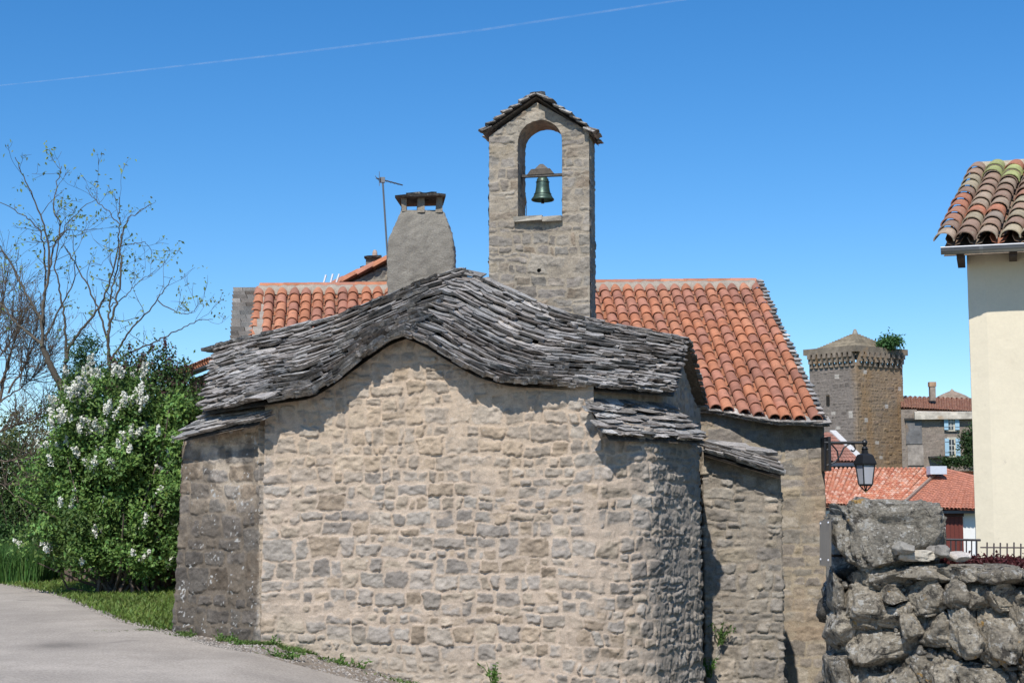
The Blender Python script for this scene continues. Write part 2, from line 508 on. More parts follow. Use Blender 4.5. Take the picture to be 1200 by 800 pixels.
# ------------------------------------------------------------------ canal tile roof
def arc_tile(mb, a, b, up, r0, r1, th, col, n=7, sag=False, rng=None, rim=True):
    """half-round tile from upper end a to lower end b; up = outward normal"""
    ax = b - a; L = np.linalg.norm(ax); ax = ax / L
    side = np.cross(ax, up); side /= np.linalg.norm(side); up = np.cross(side, ax)
    if up[2] < 0: up = -up
    an = np.linspace(-.02, math.pi + .02, n)
    s = -1.0 if sag else 1.0
    def ring(c, r):
        return c + r * (np.cos(an)[:, None] * side + s * .85 * np.sin(an)[:, None] * up)
    rs = [ring(a, r0), ring(b, r1)]
    if rim: rs += [ring(b, r1), ring(b, r1 - th), ring(b, r1 - th), ring(a, r0 - th)]
    V = np.concatenate(rs)
    i = np.arange(n - 1)
    f = [np.stack([i, i + 1, i + 1 + n, i + n], -1)]
    if rim:
        for o_ in (2, 4):
            f.append(np.stack([i + o_ * n, i + 1 + o_ * n, i + 1 + (o_ + 1) * n, i + (o_ + 1) * n], -1))
    mb.add(V, f, col)

PAL_TILE = np.array([[.45, .185, .098], [.42, .168, .09], [.47, .205, .115], [.40, .165, .092], [.43, .195, .125], [.39, .175, .115], [.33, .15, .10]])
def tile_roof(mb, top, bot, ncol, L, rng, r=.085, pal=PAL_TILE, vary=.1, n=7, stop=None, lift=.0, channels=True, expo_scale=1.0):
    """top(s), bot(s): ends of the column at s in 0..1"""
    for c in range(ncol + 1):
        s = c / ncol
        A = top(s); B = bot(s)
        d = B - A; LL = np.linalg.norm(d); ax = d / LL
        rowd = top(min(s + .01, 1)) - top(max(s - .01, 0)); rowd /= np.linalg.norm(rowd)
        nrm = np.cross(rowd, ax); nrm /= np.linalg.norm(nrm)
        if nrm[2] < 0: nrm = -nrm
        k = int(round(LL / L)); st = LL / k
        wob = rng.uniform(-.014, .014)
        for i in range(k):
            wob += rng.normal(0, .004)
            a = A + ax * (i * st - .05) + rowd * (wob + rng.normal(0, .004)) + nrm * (.015 + lift)
            b = A + ax * ((i + 1) * st + rng.normal(0, .008)) + rowd * (wob + rng.normal(0, .004)) + nrm * (.034 + lift)
            cl = pal[rng.integers(len(pal))] * (1 + rng.uniform(-vary, vary))
            arc_tile(mb, a, b, nrm, r * .84, r * 1.02, .013, cl, n=n)
        if channels and c < ncol:
            h = .5 / ncol
            A = top(s + h); B = bot(s + h)
            d = B - A; LL = np.linalg.norm(d); ax = d / LL
            k = int(round(LL / L)); st = LL / k
            for i in range(k):
                a = A + ax * (i * st - .06) + nrm * (.02 + lift + .012)
                b = A + ax * ((i + 1) * st + .0) + nrm * (.05 + lift - .0)
                cl = pal[rng.integers(len(pal))] * (.8 + rng.uniform(-vary, vary))
                arc_tile(mb, a, b, nrm, r * .95, r * .80, .012, cl, n=5, sag=True, rim=False)

def lerp(a, b, t): return a + (b - a) * t
def polyfn(pts):
    pts = np.array(pts, float)
    d = np.concatenate([[0], np.cumsum(np.linalg.norm(np.diff(pts, axis=0), axis=1))]); d /= d[-1]
    return lambda s: np.array([np.interp(s, d, pts[:, i]) for i in range(3)])
def polyfn_u(pts, us):
    pts = np.array(pts, float); us = np.array(us, float)
    return lambda s: np.array([np.interp(s, us, pts[:, i]) for i in range(3)])

# ------------------------------------------------------------------ ground
def ground_z(x, y):
    x = np.asarray(x, float); y = np.asarray(y, float)
    dip = -.24 * np.maximum(x + 2.75, 0)
    dip = np.maximum(dip, -2.6 + .02 * y * 0)
    k = sm(9, 16.5, y + .15 * x)
    near = -.02 * x
    z = near * (1 - k) * 0 + dip * k
    z = z + .012 * np.maximum(y - 18, 0) * sm(-2, -5, x)
    z = z + .05 * sm(-3, -4.5, x) * k
    z = z - 1.2 * sm(30, 70, y) * sm(-5, 10, x)
    return z

def build_ground():
    mb = MB()
    xs = np.concatenate([np.linspace(-600, -30, 12), np.linspace(-26, 26, 131), np.linspace(30, 600, 12)])
    ys = np.concatenate([np.linspace(-200, -6, 6), np.linspace(-4, 45, 140), np.linspace(50, 1500, 14)])
    X, Y = np.meshgrid(xs, ys, indexing='ij')
    Z = ground_z(X, Y) + .02 * (fbm(X * .8, Y * .8, 4) - .5)
    G = np.stack([X, Y, Z], -1)
    col = np.array([.11, .11, .045]) * (.75 + .5 * fbm(X * 2, Y * 2, 11)[..., None])
    mb.grid(G, col)
    m = mat('grass_and_soil', mott=.4, mscale=1.5, fine=.4, fscale=14, bump=.9, bscale=14, bdist=.05,
            spots=[(2.5, .55, .1, (.20, .165, .11), .6)])
    o = mb.build('ground', m, origin=(0, 0, 0), smooth=True)
    tag(o, kind='structure')

# far (grass side) edge of the road, world xy, traced where the tarmac meets the verge
def gp(px, py):
    D = 20.0
    for _ in range(30):
        p = P(px, py, D)
        g = float(ground_z(p[0], p[1]))
        # find D so that the ray meets the ground
        q = P(px, py, 1.0) - np.array([0, 0, EYE])
        D = (g - EYE) / q[2] if q[2] < 0 else D
        D = min(max(D, 5), 80)
    p = P(px, py, D); p[2] = ground_z(p[0], p[1])
    return p

EDGE_PX = [(0, 686), (60, 698), (100, 714), (140, 731), (190, 744), (250, 760), (320, 775), (390, 792), (430, 803)]
EDGE = np.array([gp(*e) for e in EDGE_PX])
def build_road():
    e = EDGE[:, :2]
    e = np.concatenate([[e[0] + (e[0] - e[2]) * 3.0], e, [[e[-1][0] + 2.0, e[-1][1] - 1.2]], [[9.0, 11.0]], [[40.0, 6.0]]])
    s = np.concatenate([[0], np.cumsum(np.linalg.norm(np.diff(e, axis=0), axis=1))])
    u = np.linspace(0, s[-1], 900)
    x = np.interp(u, s, e[:, 0]); y = np.interp(u, s, e[:, 1])
    k = np.ones(9) / 9
    x[4:-4] = np.convolve(x, k, 'valid'); y[4:-4] = np.convolve(y, k, 'valid')
    y = y + .10 * (fbm(u * 1.5, u * 0, 5, 3) - .5) * 2
    ny = 60
    X = np.repeat(x[:, None], ny, 1)
    t = np.linspace(0, 1, ny) ** 1.6
    Y = y[:, None] + (-9.0 - y)[:, None] * t[None]
    Z = ground_z(X, Y) + .05 - .025 * sm(.25, 0, (y[:, None] - Y))
    m = mat('worn_road', attr=True, mott=.12, mscale=1.3, fine=.26, fscale=42, bump=.8, bscale=45, bdist=.012, rough=.95,
            spots=[(1.1, .62, .08, (.16, .145, .125), .45), (30, .66, .04, (.42, .39, .35), .5), (.5, .6, .15, (.33, .28, .22), .35)])
    base = np.array([.42, .368, .305])
    d = (y[:, None] - Y)
    col = base * (1.12 - .34 * fbm(X * .9, Y * 1.4, 31)[..., None] - .12 * sm(.45, .7, fbm(X * .35 + Y * .2, Y * .5, 35))[..., None] + .10 * sm(.6, 0, d)[..., None])
    st_ = (np.exp(-(((X + 5.0) / .38) ** 2 + ((Y - 17.2) / .5) ** 2)) * .45)[..., None]; col = col * (1 - st_)
    mb = MB(); mb.grid(np.stack([X, Y, Z], -1), col, flip=True)
    o = mb.build('road', m, origin=(0, 0, 0), smooth=True)
    tag(o, kind='structure')

build_ground()
build_road()

# ------------------------------------------------------------------ the chapel
chapel = thing('chapel', (0, 20, -.6), 'small old stone chapel with slab roofed apse, bell gable and orange tiled nave', 'chapel')
rng = np.random.default_rng(12)

# --- eave and ridge curves of the apse roof
G_ = P(472, 396, 17.68)
LEFT_E = [G_, P(455, 402, 17.70), P(425, 424, 17.78), P(392, 450, 17.84), P(366, 467, 17.86), P(300, 476, 17.98), P(236, 486, 19.1)]
LEFT_U = [0, .07, .2, .34, .45, .72, 1.0]
LEFT_T = [P(538, 320, 21.0), P(505, 330, 20.95), P(455, 350, 21.0), P(400, 373, 21.1), P(340, 389, 21.3), P(275, 404, 21.6), P(252, 411, 21.8)]
RIGHT_E = [G_, P(492, 404, 17.65), P(520, 422, 17.6), P(556, 442, 17.54), P(590, 452, 17.48), P(690, 457, 17.5), P(788, 464, 18.6)]
RIGHT_U = [0, .07, .16, .27, .38, .7, 1.0]
RIGHT_T = [P(538, 320, 21.0), P(552, 323, 20.95), P(580, 337, 20.9), P(625, 358, 20.8), P(662, 372, 20.7), P(735, 388, 20.6), P(806, 400, 20.5)]
EL = polyfn_u(LEFT_E, LEFT_U); TL = polyfn_u(LEFT_T, LEFT_U)
ER = polyfn_u(RIGHT_E, RIGHT_U); TR = polyfn_u(RIGHT_T, RIGHT_U)
def SL(s, t):
    p = lerp(EL(s), TL(s), t); p[2] += -.10 * math.sin(math.pi * t) * (1 - s * .6); return p
def SR(s, t):
    p = lerp(ER(s), TR(s), t); p[2] += -.10 * math.sin(math.pi * t) * (1 - s * .6); return p
# back slopes, behind the ridge
def SBL(s, t):
    top = TL(s); low = np.array([top[0], top[1] + 2.2, 3.0])
    return lerp(low, top, t)
BR = np.array(P(829, 482, 22.2))
def SBR(s, t):
    top = TR(s); low = np.array([lerp(top[0], BR[0], s ** 2), top[1] + (BR[1] - RIGHT_T[-1][1]) , BR[2]])
    return lerp(low, top, t)

roof = MB()
KW = dict(th=(.022, .05), wr=(.12, .38), expo=2.0, jag=.036, lift=.035)
lauze_patch(roof, SL, 24, rng, **KW)
lauze_patch(roof, SR, 24, rng, **KW)
lauze_patch(roof, SBL, 12, rng, first_stack=1, expo=1.4, t1=.9)
lauze_patch(roof, SBR, 14, rng, first_stack=3, wr=(.18, .4), expo=1.4, t1=.92)
# ridge slabs laid along the crests
def crest(mb, fn, n, rng, w=.16, lift=.05):
    for i in range(n):
        s = (i + .5) / n
        p = fn(s); d = fn(min(s + .02, 1)) - fn(max(s - .02, 0)); d /= np.linalg.norm(d)
        side = np.cross(d, [0, 0, 1]); side /= np.linalg.norm(side); n_ = np.cross(side, d)
        if n_[2] < 0: n_ = -n_
        for k in (-1, 1):
            slab(mb, rng, p + n_ * (lift + rng.uniform(-.01, .015)) + side * k * .02, d, -side * k, (n_ + side * -k * .2), rng.uniform(.14, .28), w, rng.uniform(.018, .03),
                 pal_lauze(rng), jag=.012)
def cap_row(mb, fn, n, rng):
    for i in range(n):
        s = (i + rng.random()) / n
        p = fn(s); d = fn(min(s + .02, 1)) - fn(max(s - .02, 0)); d /= np.linalg.norm(d)
        side = np.cross(d, [0, 0, 1]); side /= np.linalg.norm(side)
        if side[1] < 0: side = -side
        up_ = np.array([0, 0, 1.0])
        slab(mb, rng, p - side * rng.uniform(.08, .2) + up_ * rng.uniform(-.03, .035), d, side, up_, rng.uniform(.12, .34), rng.uniform(.2, .34), rng.uniform(.018, .035),
             pal_lauze(rng), jag=.03)
cap_row(roof, TL, 46, rng); cap_row(roof, TR, 46, rng)
# deck under the slabs so that no light comes through
def deck(mb, S, off=-.02, n=24):
    A = np.array([[S(a, b) for b in np.linspace(.05, 1, n)] for a in np.linspace(0, 1, n)])
    A[..., 2] += off
    mb.grid(A, (.09, .08, .07))
    B = A.copy(); B[..., 2] -= .02
    mb.grid(B, (.2, .16, .12))
for S in (SL, SR, SBL, SBR): deck(roof, S)
roof.build('slab_roof', M['lauze'], chapel)

# --- main wall with both lower flanks; plan from left to right
P0 = (-4.33, 21.5); P1 = (-4.22, 19.30); P2 = (-2.95, 18.30); P3 = (.948, 17.60); P3b = (1.44, 17.72); P3c = (1.66, 17.88); P4 = (2.32, 18.95); P5 = (2.45, 21.0)
exl = np.array([p for p in LEFT_E]); exr = np.array([p for p in RIGHT_E])
ex = np.concatenate([exl[::-1], exr[1:]])
uP = np.cumsum([0] + [math.dist(a, b) for a, b in zip([P0, P1, P2, P3, P3b, P3c, P4], [P1, P2, P3, P3b, P3c, P4, P5])])
zslL = P(303, 491, 18.2)[2]; zslL2 = P(214, 514, 19.15)[2] + .0
zslR0 = P(705, 500, 17.6)[2]; zslR1 = P(822, 520, 18.75)[2]
def top_main(u, x):
    z = np.interp(x, ex[:, 0], ex[:, 2]) + .06
    z = np.where(u < uP[2], np.interp(u, [uP[0], uP[1], uP[2]], [zslL2 - .05, zslL2 + .0, zslL]), z)
    z = np.where(u > uP[3], np.interp(u, [uP[3], uP[6], uP[7]], [zslR0 + .10, zslR1 - .02, zslR1 - .02]), z)
    return z
def bot_main(u, x):
    return np.interp(u, [0, uP[1], uP[2], uP[3], uP[7]], [-.1, -.2, -.35, -1.4, -1.8])
def col_main(U, Z, C):
    # dark lichen weathering on the squared blocks of the left flank
    k = sm(uP[2] - .05, uP[2] - .15, U) * sm(2.2, 1.3, Z + .5 * (fbm(U * 3, Z * 3, 77) - .5)) * .9
    k = np.maximum(k, sm(uP[2] - .05, uP[2] - .3, U) * sm(.45, .62, fbm(U * 4, Z * 4, 78)) * .7)
    k = np.clip(k * (.75 + .5 * fbm(U * 10, Z * 10, 79)), 0, .93)[..., None]
    C = C * (1 - k) + (.008 + C * .25) * np.array([1.04, 1.0, .96]) * k
    sp_ = (sm(.80, .83, noise2(U * 40, Z * 40, 85)) * sm(.62, .68, noise2(U * 9, Z * 9, 86)) * sm(uP[2] - .05, uP[2] - .1, U))[..., None]
    C = C * (1 - sp_) + np.array([.4, .39, .36]) * sp_
    # right flank coloured greyer and darker, shade of its turn from the sun
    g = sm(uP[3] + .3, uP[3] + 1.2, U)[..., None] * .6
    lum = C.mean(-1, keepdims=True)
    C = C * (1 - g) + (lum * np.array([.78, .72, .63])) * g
    # pale lime wash low on the front
    w = sm(uP[2], uP[2] + .3, U) * sm(.55, .1, Z + .24 * (U - uP[2]) + .5 * (fbm(U * 2, Z * 2, 80) - .5)) * .5
    C = C * (1 - w[..., None]) + np.array([.42, .355, .27]) * w[..., None]
    w = sm(1.75, 2.15, Z + .5 * (fbm(U * 2.5, Z * 2.5, 83) - .5)) * sm(uP[2], uP[2] + .3, U) * sm(uP[3], uP[3] - .5, U) * .35
    C = C * (1 - w[..., None]) + np.array([.46, .355, .245]) * w[..., None]
    return C
mw = MB()
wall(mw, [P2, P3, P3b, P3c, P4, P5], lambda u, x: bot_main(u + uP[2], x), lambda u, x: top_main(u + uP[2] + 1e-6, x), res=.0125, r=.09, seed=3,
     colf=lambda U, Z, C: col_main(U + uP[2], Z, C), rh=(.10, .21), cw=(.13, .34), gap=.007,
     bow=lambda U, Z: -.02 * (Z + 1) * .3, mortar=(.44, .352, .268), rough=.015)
mw.build('apse_wall', M['rubble'], chapel, smooth=True)
fl = MB()
wall(fl, [P0, P1, P2, (P2[0] + .03, P2[1] + .1)], -.5, lambda u, x: top_main(np.minimum(u, uP[2] - 1e-4), x), res=.0125, r=.02, seed=5,
     colf=col_main, rh=(.17, .30), cw=(.26, .5), gap=.009, relief=(.004, .02), batter=.035, rough=.012, mortar=(.40, .33, .25), warp=.7)
fl.build('corner_buttress', M['rubble_dark'], chapel, smooth=True)['label'] = 'darkened left corner buttress of large squared blocks'

# upper walls set back behind the flanks
up = MB()
zw = P(788, 464, 18.8)[2]
wall(up, [(-3.62, 22.0), (-3.62, 19.45), (-2.85, 18.42)], 1.9, lambda u, x: np.interp(u, [0, 2.6, 4.2], [3.0, 2.72, 2.95]), res=.02, r=.05, seed=8,
     rh=(.10, .2), cw=(.14, .36), mortar=(.42, .33, .24))
up.build('upper_wall', M['rubble'], chapel, smooth=True)
up = MB()
def gtop(u, x):
    return np.interp(u, [0, 1.45, 1.5, 3.0, 4.35], [2.98, 2.98, 2.98, P(806, 400, 20.5)[2] - .03, P(829, 482, 22.0)[2] + .05])
wall(up, [(.85, 17.75), (1.86, 18.92), (2.22, 20.45), (2.70, 22.0), (2.72, 23.2)], 1.5, gtop, res=.018, r=.04, seed=9, mortar=(.43, .35, .26),
     relief=(.002, .012), pal=PAL_MAIN * 1.02)
up.build('upper_wall', M['rubble'], chapel, smooth=True)

# --- small slab roofs over the flanks
def quad(bl, br, tr, tl):
    return lambda s, t: lerp(lerp(bl, br, s), lerp(tl, tr, s), t)
lf = MB(); r2 = np.random.default_rng(4)
Q = quad(P(212, 515, 19.05), P(304, 494, 18.02), P(306, 484, 18.5), P(240, 488, 19.6))
lauze_patch(lf, Q, 5, r2, wr=(.2, .5), th=(.018, .03), first_stack=2, expo=2.2)
deck(lf, Q)
lf.build('buttress_roof', M['lauze'], chapel)['label'] = 'narrow slab coping over the left corner buttress'
rf = MB()
Q = quad(P(715, 514, 17.32), P(828, 518, 18.5), P(786, 478, 19.0), P(690, 474, 17.62))
lauze_patch(rf, Q, 11, r2, wr=(.16, .42), first_stack=2)
deck(rf, Q)
rf.build('buttress_roof', M['lauze'], chapel)['label'] = 'sloping slab coping over the rounded right corner'

# --- link wall between apse and nave, and its broken coping
lk = MB()
wall(lk, [(2.44, 21.2), (2.48, 20.02), (3.47, 19.90), (3.54, 23.3)], -2.0, lambda u, x: np.interp(x, [2.5, 3.65], [P(823, 529, 20.0)[2], P(913, 556, 19.9)[2]]),
     res=.014, r=.02, seed=15, rh=(.08, .2), cw=(.12, .36), pal=np.concatenate([PAL_GREY, PAL_MAIN * .85]), mortar=(.27, .225, .17), relief=(.006, .03), colf=lambda U, Z, C: (C * .7 + C.mean(-1, keepdims=True) * np.array([.30, .275, .24])) * 1.05)
lk.build('link_wall', M['rubble_dark'], chapel, smooth=True)
cp = MB()
Q = quad(P(826, 531, 19.77), P(916, 558, 19.6), P(905, 541, 20.5), P(824, 520, 20.7))
lauze_patch(cp, Q, 5, r2, wr=(.25, .55), th=(.02, .04), first_stack=2, jag=.03)
deck(cp, Q)
for i in range(9):
    a = r2.uniform(0, 1)
    p = lerp(P(850, 528, 20.8), P(908, 540, 20.5), a) + np.array([0, 0, .02 + .04 * r2.random()])
    slab(cp, r2, p, np.array([1, .1, -.1]), np.array([0, 1, .3]), np.array([0, -.2, 1]), r2.uniform(.25, .55), .3, .03, pal_lauze(r2), jag=.03)
cp.build('link_wall_roof', M['lauze'], chapel)['label'] = 'loose stepped slabs over the narrow link wall'

# --- nave: orange tiled roof
R0 = P(303, 341, 27.1); R1 = P(884, 335, 27.5)
E0 = np.array([-4.02, 23.0, 2.92]); E1 = P(955, 494, 22.9)
def nave_top(s): return lerp(R0, R1, s)
def nave_bot(s):
    p = lerp(E0, E1, s)
    p = p + (R0 - E0) / np.linalg.norm(R0 - E0) * 0
    k = float(sm(.955, .80, s))
    d = (nave_top(s) - p)
    p = p + d * (.075 * k)
    return p
nr = MB(); rt = np.random.default_rng(31)
tile_roof(nr, nave_top, nave_bot, 42, .335, rt, r=.092, n=9)
# ridge tiles
def ridge(mb, a, b, r, L, rng, pal, lift=.03):
    d = b - a; n = int(round(np.linalg.norm(d) / L))
    for i in range(n):
        p = lerp(a, b, i / n); q = lerp(a, b, (i + 1.12) / n)
        arc_tile(mb, p + np.array([0, 0, lift + .012]), q + np.array([0, 0, lift]), np.array([0, 0, 1.0]), r * .93, r, .014, pal[rng.integers(len(pal))] * rng.uniform(.9, 1.1), n=9)
ridge(nr, R0 + np.array([0, .14, 0]), R1 + np.array([0, .14, 0]), .105, .42, rt, PAL_TILE, lift=.075)
def nback(s, t): return lerp(nave_top(s), nave_top(s) + np.array([0, 4.2, -2.7]), t)
A = np.array([[nback(a, b) for b in np.linspace(0, 1, 6)] for a in np.linspace(0, 1, 40)])
nt_ = tile_roof(nr, lambda s: nave_top(s) + np.array([0, .25, -.02]), lambda s: nback(s, 1), 42, .335, rt, r=.092, n=5)
nr.build('tiled_roof', M['tile'], chapel, smooth=True)
nm = MB()
G = np.array([[lerp(nave_top(a), nave_bot(a), b) for b in np.linspace(0, 1, 12)] for a in np.linspace(0, 1, 60)])
G[..., 2] -= .03
nm.grid(G, (.26, .15, .1))
B = A.copy(); B[..., 2] -= .05; nm.grid(B, (.2, .12, .08))
# mortar band under the ridge
ts = np.linspace(0, 1, 300)
mbp = np.array([[nave_top(s) + (nave_bot(s) - nave_top(s)) * tt for tt in (-.02, .0, .015, .034, .036)] for s in ts])
mbp[..., 2] += np.array([.04, .10, .11, .085, .0]) + .03 * (noise2(ts * 120, ts * 0, 3)[:, None] - .5)
nm.grid(mbp, (.34, .29, .23))
nm.build('roof_bedding', M['mortar'], chapel, smooth=True)

# verge slabs on the right, eave slabs, left parapet
vg = MB(); rv = np.random.default_rng(8)
VT = P(884, 333, 27.5); VB = P(968, 497, 22.9)
nv_ = 34
for i in range(nv_):
    t = (i + .3) / nv_
    up_ = VT - VB; up_ /= np.linalg.norm(up_)
    sd_ = np.array([1.0, 0, 0]); nn = np.cross(sd_, up_); nn = nn if nn[2] > 0 else -nn
    inn = lerp(P(957, 494, 22.9), P(886, 336, 27.5), t) + np.array([.05, 0, 0]); ou = lerp(VB, P(891, 333, 27.5), t)
    wv = max(np.linalg.norm(ou - inn), .1)
    for j in range(2):
        slab(vg, rv, (inn + ou) / 2 + sd_ * rv.normal(0, .012) + nn * (.045 - .05 * j), sd_, up_, nn, wv * rv.uniform(.9, 1.15), .26, rv.uniform(.03, .045), pal_lauze(rv) * 1.1 + .03, lean=.05, jag=.012, pts_front=3)
# eave slabs
nE = 24
for i in range(nE):
    s = .80 + .215 * i / nE
    p = nave_bot(s) if s <= 1 else lerp(nave_bot(1), VB, min((s - 1) / .015, 1))
    p = p + np.array([0, -.07, -.035])
    dd = nave_bot(min(s + .01, 1)) - nave_bot(min(s, .99)); dd /= np.linalg.norm(dd)
    for j in range(2):
        slab(vg, rv, p + np.array([0, .03 * j, -.03 * j]), dd, np.array([.05, .85, .35]), np.array([0, -.35, .9]), rv.uniform(.2, .34), .4, .028, pal_lauze(rv) * 1.1, jag=.012)
vg.build('verge_slabs', M['lauze'], chapel)
pp = MB()
# left parapet: coursed stones climbing the gable
PTl, PTr = P(275, 338, 27.5), P(303, 338, 27.3); PBl, PBr = P(270, 420, 24.8), P(293, 420, 24.6)
nl = 17
for i in range(nl):
    for j in range(2):
        t0_, t1_ = i / nl, (i + .93) / nl
        a = lerp(PBl, PTl, t0_); b = lerp(PBl, PTl, t1_)
        ar = lerp(PBr, PTr, t0_); br_ = lerp(PBr, PTr, t1_)
        f0, f1 = (0, .5 + .15 * math.sin(i * 2.3)) if j == 0 else (.52 + .15 * math.sin(i * 2.3), 1.0)
        q = [lerp(a, ar, f0), lerp(a, ar, f1), lerp(b, br_, f1), lerp(b, br_, f0)]
        q[0] = q[0] + np.array([0, 0, 0]); off = rv.uniform(-.02, .02)
        low = [x + np.array([0, off - .06, 0]) for x in q]
        low[2] = low[2] + np.array([0, -(b[1] - a[1]), 0]); low[3] = low[3] + np.array([0, -(b[1] - a[1]), 0])
        bk = [x + np.array([0, .5, -.02]) for x in low]
        pp.hexa(low + bk, pal_lauze(rv) * .75)
        if j == 0:
            for e in (low, bk):
                pass
# solid gable wall below the coping
pp.hexa([PBl + [.03, .05, -3], PBr + [0, .05, -3], PBr + [0, .05, -.05], PBl + [.03, .05, -.05],
         PTl + [.03, .3, -5], PTr + [0, .3, -5], PTr + [0, .3, -.06], PTl + [.03, .3, -.06]], (.22, .19, .155))
# mortar fillet against the tiles
pp.hexa([PBr + [0, -.05, -.25], PBr + [.16, -.05, -.25], PBr + [.16, -.05, .05], PBr + [0, -.05, .05],
         PTr + [0, -.05, -.25], PTr + [.16, -.05, -.25], PTr + [.16, -.05, .03], PTr + [0, -.05, .03]], (.33, .29, .24))
pp.build('gable_parapet', M['rubble_dark'], chapel)

# nave walls (right face and front)
nw = MB()
zE = float(nave_bot(.97)[2])
NC = (4.70, 23.12)
def colnave(U, Z, C):
    k = sm(.5, .7, fbm(U * 2, Z * 1.5, 91))[..., None] * .45
    C = C * (1 - k) + np.array([.34, .25, .17]) * k
    return C
wall(nw, [(2.6, 23.35), (3.6, 23.28), NC, (4.42, 27.5), (4.42, 31.5)], -2.6,
     lambda u, x: np.interp(u, [0, .9, 2.1, 6.5, 10.5], [3.12, 3.02, zE - .04, 5.3, 2.6]), res=.016, r=.015, seed=21, rh=(.12, .26), cw=(.2, .5),
     gap=.006, relief=(.0, .010), mortar=(.34, .285, .21), pal=np.concatenate([PAL_GREY, PAL_MAIN * .9]), rough=.008, colf=colnave)
wall(nw, [(-4.3, 31.4), (-4.55, 27.2), (-4.1, 23.6), (2.6, 23.5)], 0, lambda u, x: np.interp(u, [0, 4.2, 7.8, 15], [2.7, 5.3, 2.9, 2.9]), res=.04, seed=22,
     mortar=(.36, .3, .22), pal=PAL_GREY)
nw.build('nave_wall', M['rubble_dark'], chapel, smooth=True)

# --- belfry
bel_c = P(632, 378, 21.35)
ang = math.radians(11)
bx = np.array([math.cos(ang), -math.sin(ang), 0]); by = np.array([math.sin(ang), math.cos(ang), 0])   # by points away from the camera
def inv_face(px, py, off=0):
    """photo pixel to local (u,z) on the belfry's front plane"""
    d = P(px, py, 1.0) - np.array([0, 0, EYE])
    o = np.array([0, 0, EYE]) - (BO + by * off)
    t = -np.dot(o, by) / np.dot(d, by)
    p = o + d * t
    return np.dot(p, bx), p[2] + BO[2]
BO = np.array(P(573, 378, 21.5)); BO[2] = 0
uR = inv_face(691, 300)[0]
TH = .56
def fz(px, py): return inv_face(px, py)
u_ol, z_sill = fz(607, 257); u_or, _ = fz(659, 257)
z_spr = fz(633, 166)[1]; z_crown = fz(633, 141)[1]
z_eave = fz(573, 160)[1]; z_peak = fz(629, 120)[1]; u_pk = fz(629, 120)[0]
uc = (u_ol + u_or) / 2; hw = (u_or - u_ol) / 2; hr = z_crown - z_spr
def in_open(U, Z):
    arch = ((U - uc) / hw) ** 2 + (np.maximum(Z - z_spr, 0) / hr) ** 2 < 1
    return (np.abs(U - uc) < hw) & (Z > z_sill) & arch
bel = thing('__tmp', (0, 0, 0), 'x', 'x'); bpy.data.objects.remove(bel)
bl_mb = MB()
def w2(u, v): return BO + bx * u + by * v
def face_col(U, Z, C):
    # arch ring of voussoirs
    rr = np.sqrt(((U - uc) / hw) ** 2 + (np.maximum(Z - z_spr, 0) / hr) ** 2)
    ringm = (rr < 1.42) & (rr >= 1) & (Z > z_spr)
    th_ = np.arctan2((Z - z_spr) / hr, (U - uc) / hw) * 3.6
    kk = np.abs(th_ - np.round(th_)) < .07
    C = np.where((ringm & ~kk)[..., None], np.array([.31, .27, .21]) * (.85 + .3 * hash2(np.floor(th_ + .5).astype(int), np.zeros_like(th_, int), 4))[..., None], C)
    ps = sm(.5, .8, fbm(U * 3, Z * 3, 93))[..., None] * .3
    return C * (1 - ps) + np.array([.37, .33, .27]) * ps
def rect_path(u0, v0, u1, v1): return [w2(u0, v0)[:2], w2(u1, v1)[:2]]
ZB = 3.2
kwb = dict(rh=(.09, .20), cw=(.16, .42), gap=.006, relief=(.002, .014), mortar=(.315, .265, .20), pal=np.concatenate([PAL_GREY * .95, PAL_MAIN * .75]), rough=.009)
def tz(u, x): return np.interp(u, [0, u_pk, uR], [z_eave, z_peak, z_eave])
def snap_open(U, Z):
    h = in_open(U, Z)
    a = (U - uc) / hw; b = (Z - z_spr) / hr
    r = np.sqrt(a * a + b * b) + 1e-6
    up_ = Z > z_spr
    U2 = np.where(up_, uc + a / r * hw, uc + np.sign(a) * hw); Z2 = np.where(up_, z_spr + b / r * hr, Z)
    low = (~up_) & ((Z - z_sill) < .5 * hw * (1 - np.abs(a)) * 2)
    U2 = np.where(low, U, U2); Z2 = np.where(low, z_sill, Z2)
    return np.where(h, U2, U), np.where(h, Z2, Z)
# front face
def put_hole(U, Z):
    h = in_open(U, Z)
    uh, zh = fz(632, 317)
    h = h | ((U - uh) ** 2 + (Z - zh) ** 2 < .036 ** 2)
    return h
wall(bl_mb, rect_path(0, 0, uR, 0), ZB, tz, res=.011, seed=41, hole=put_hole, snap=snap_open, colf=face_col, **kwb)
# right side, back, left side
wall(bl_mb, [w2(uR, 0)[:2], w2(uR, TH)[:2]], ZB, z_eave, res=.02, seed=42, **kwb)
wall(bl_mb, rect_path(uR, TH, 0, TH), ZB, lambda u, x: tz(uR - u, x), res=.02, seed=43, hole=lambda U, Z: in_open(uR - U, Z), snap=lambda U, Z: (uR - snap_open(uR - U, Z)[0], snap_open(uR - U, Z)[1]), **kwb)
wall(bl_mb, [w2(0, TH)[:2], w2(0, 0)[:2]], ZB, z_eave, res=.02, seed=44, **kwb)
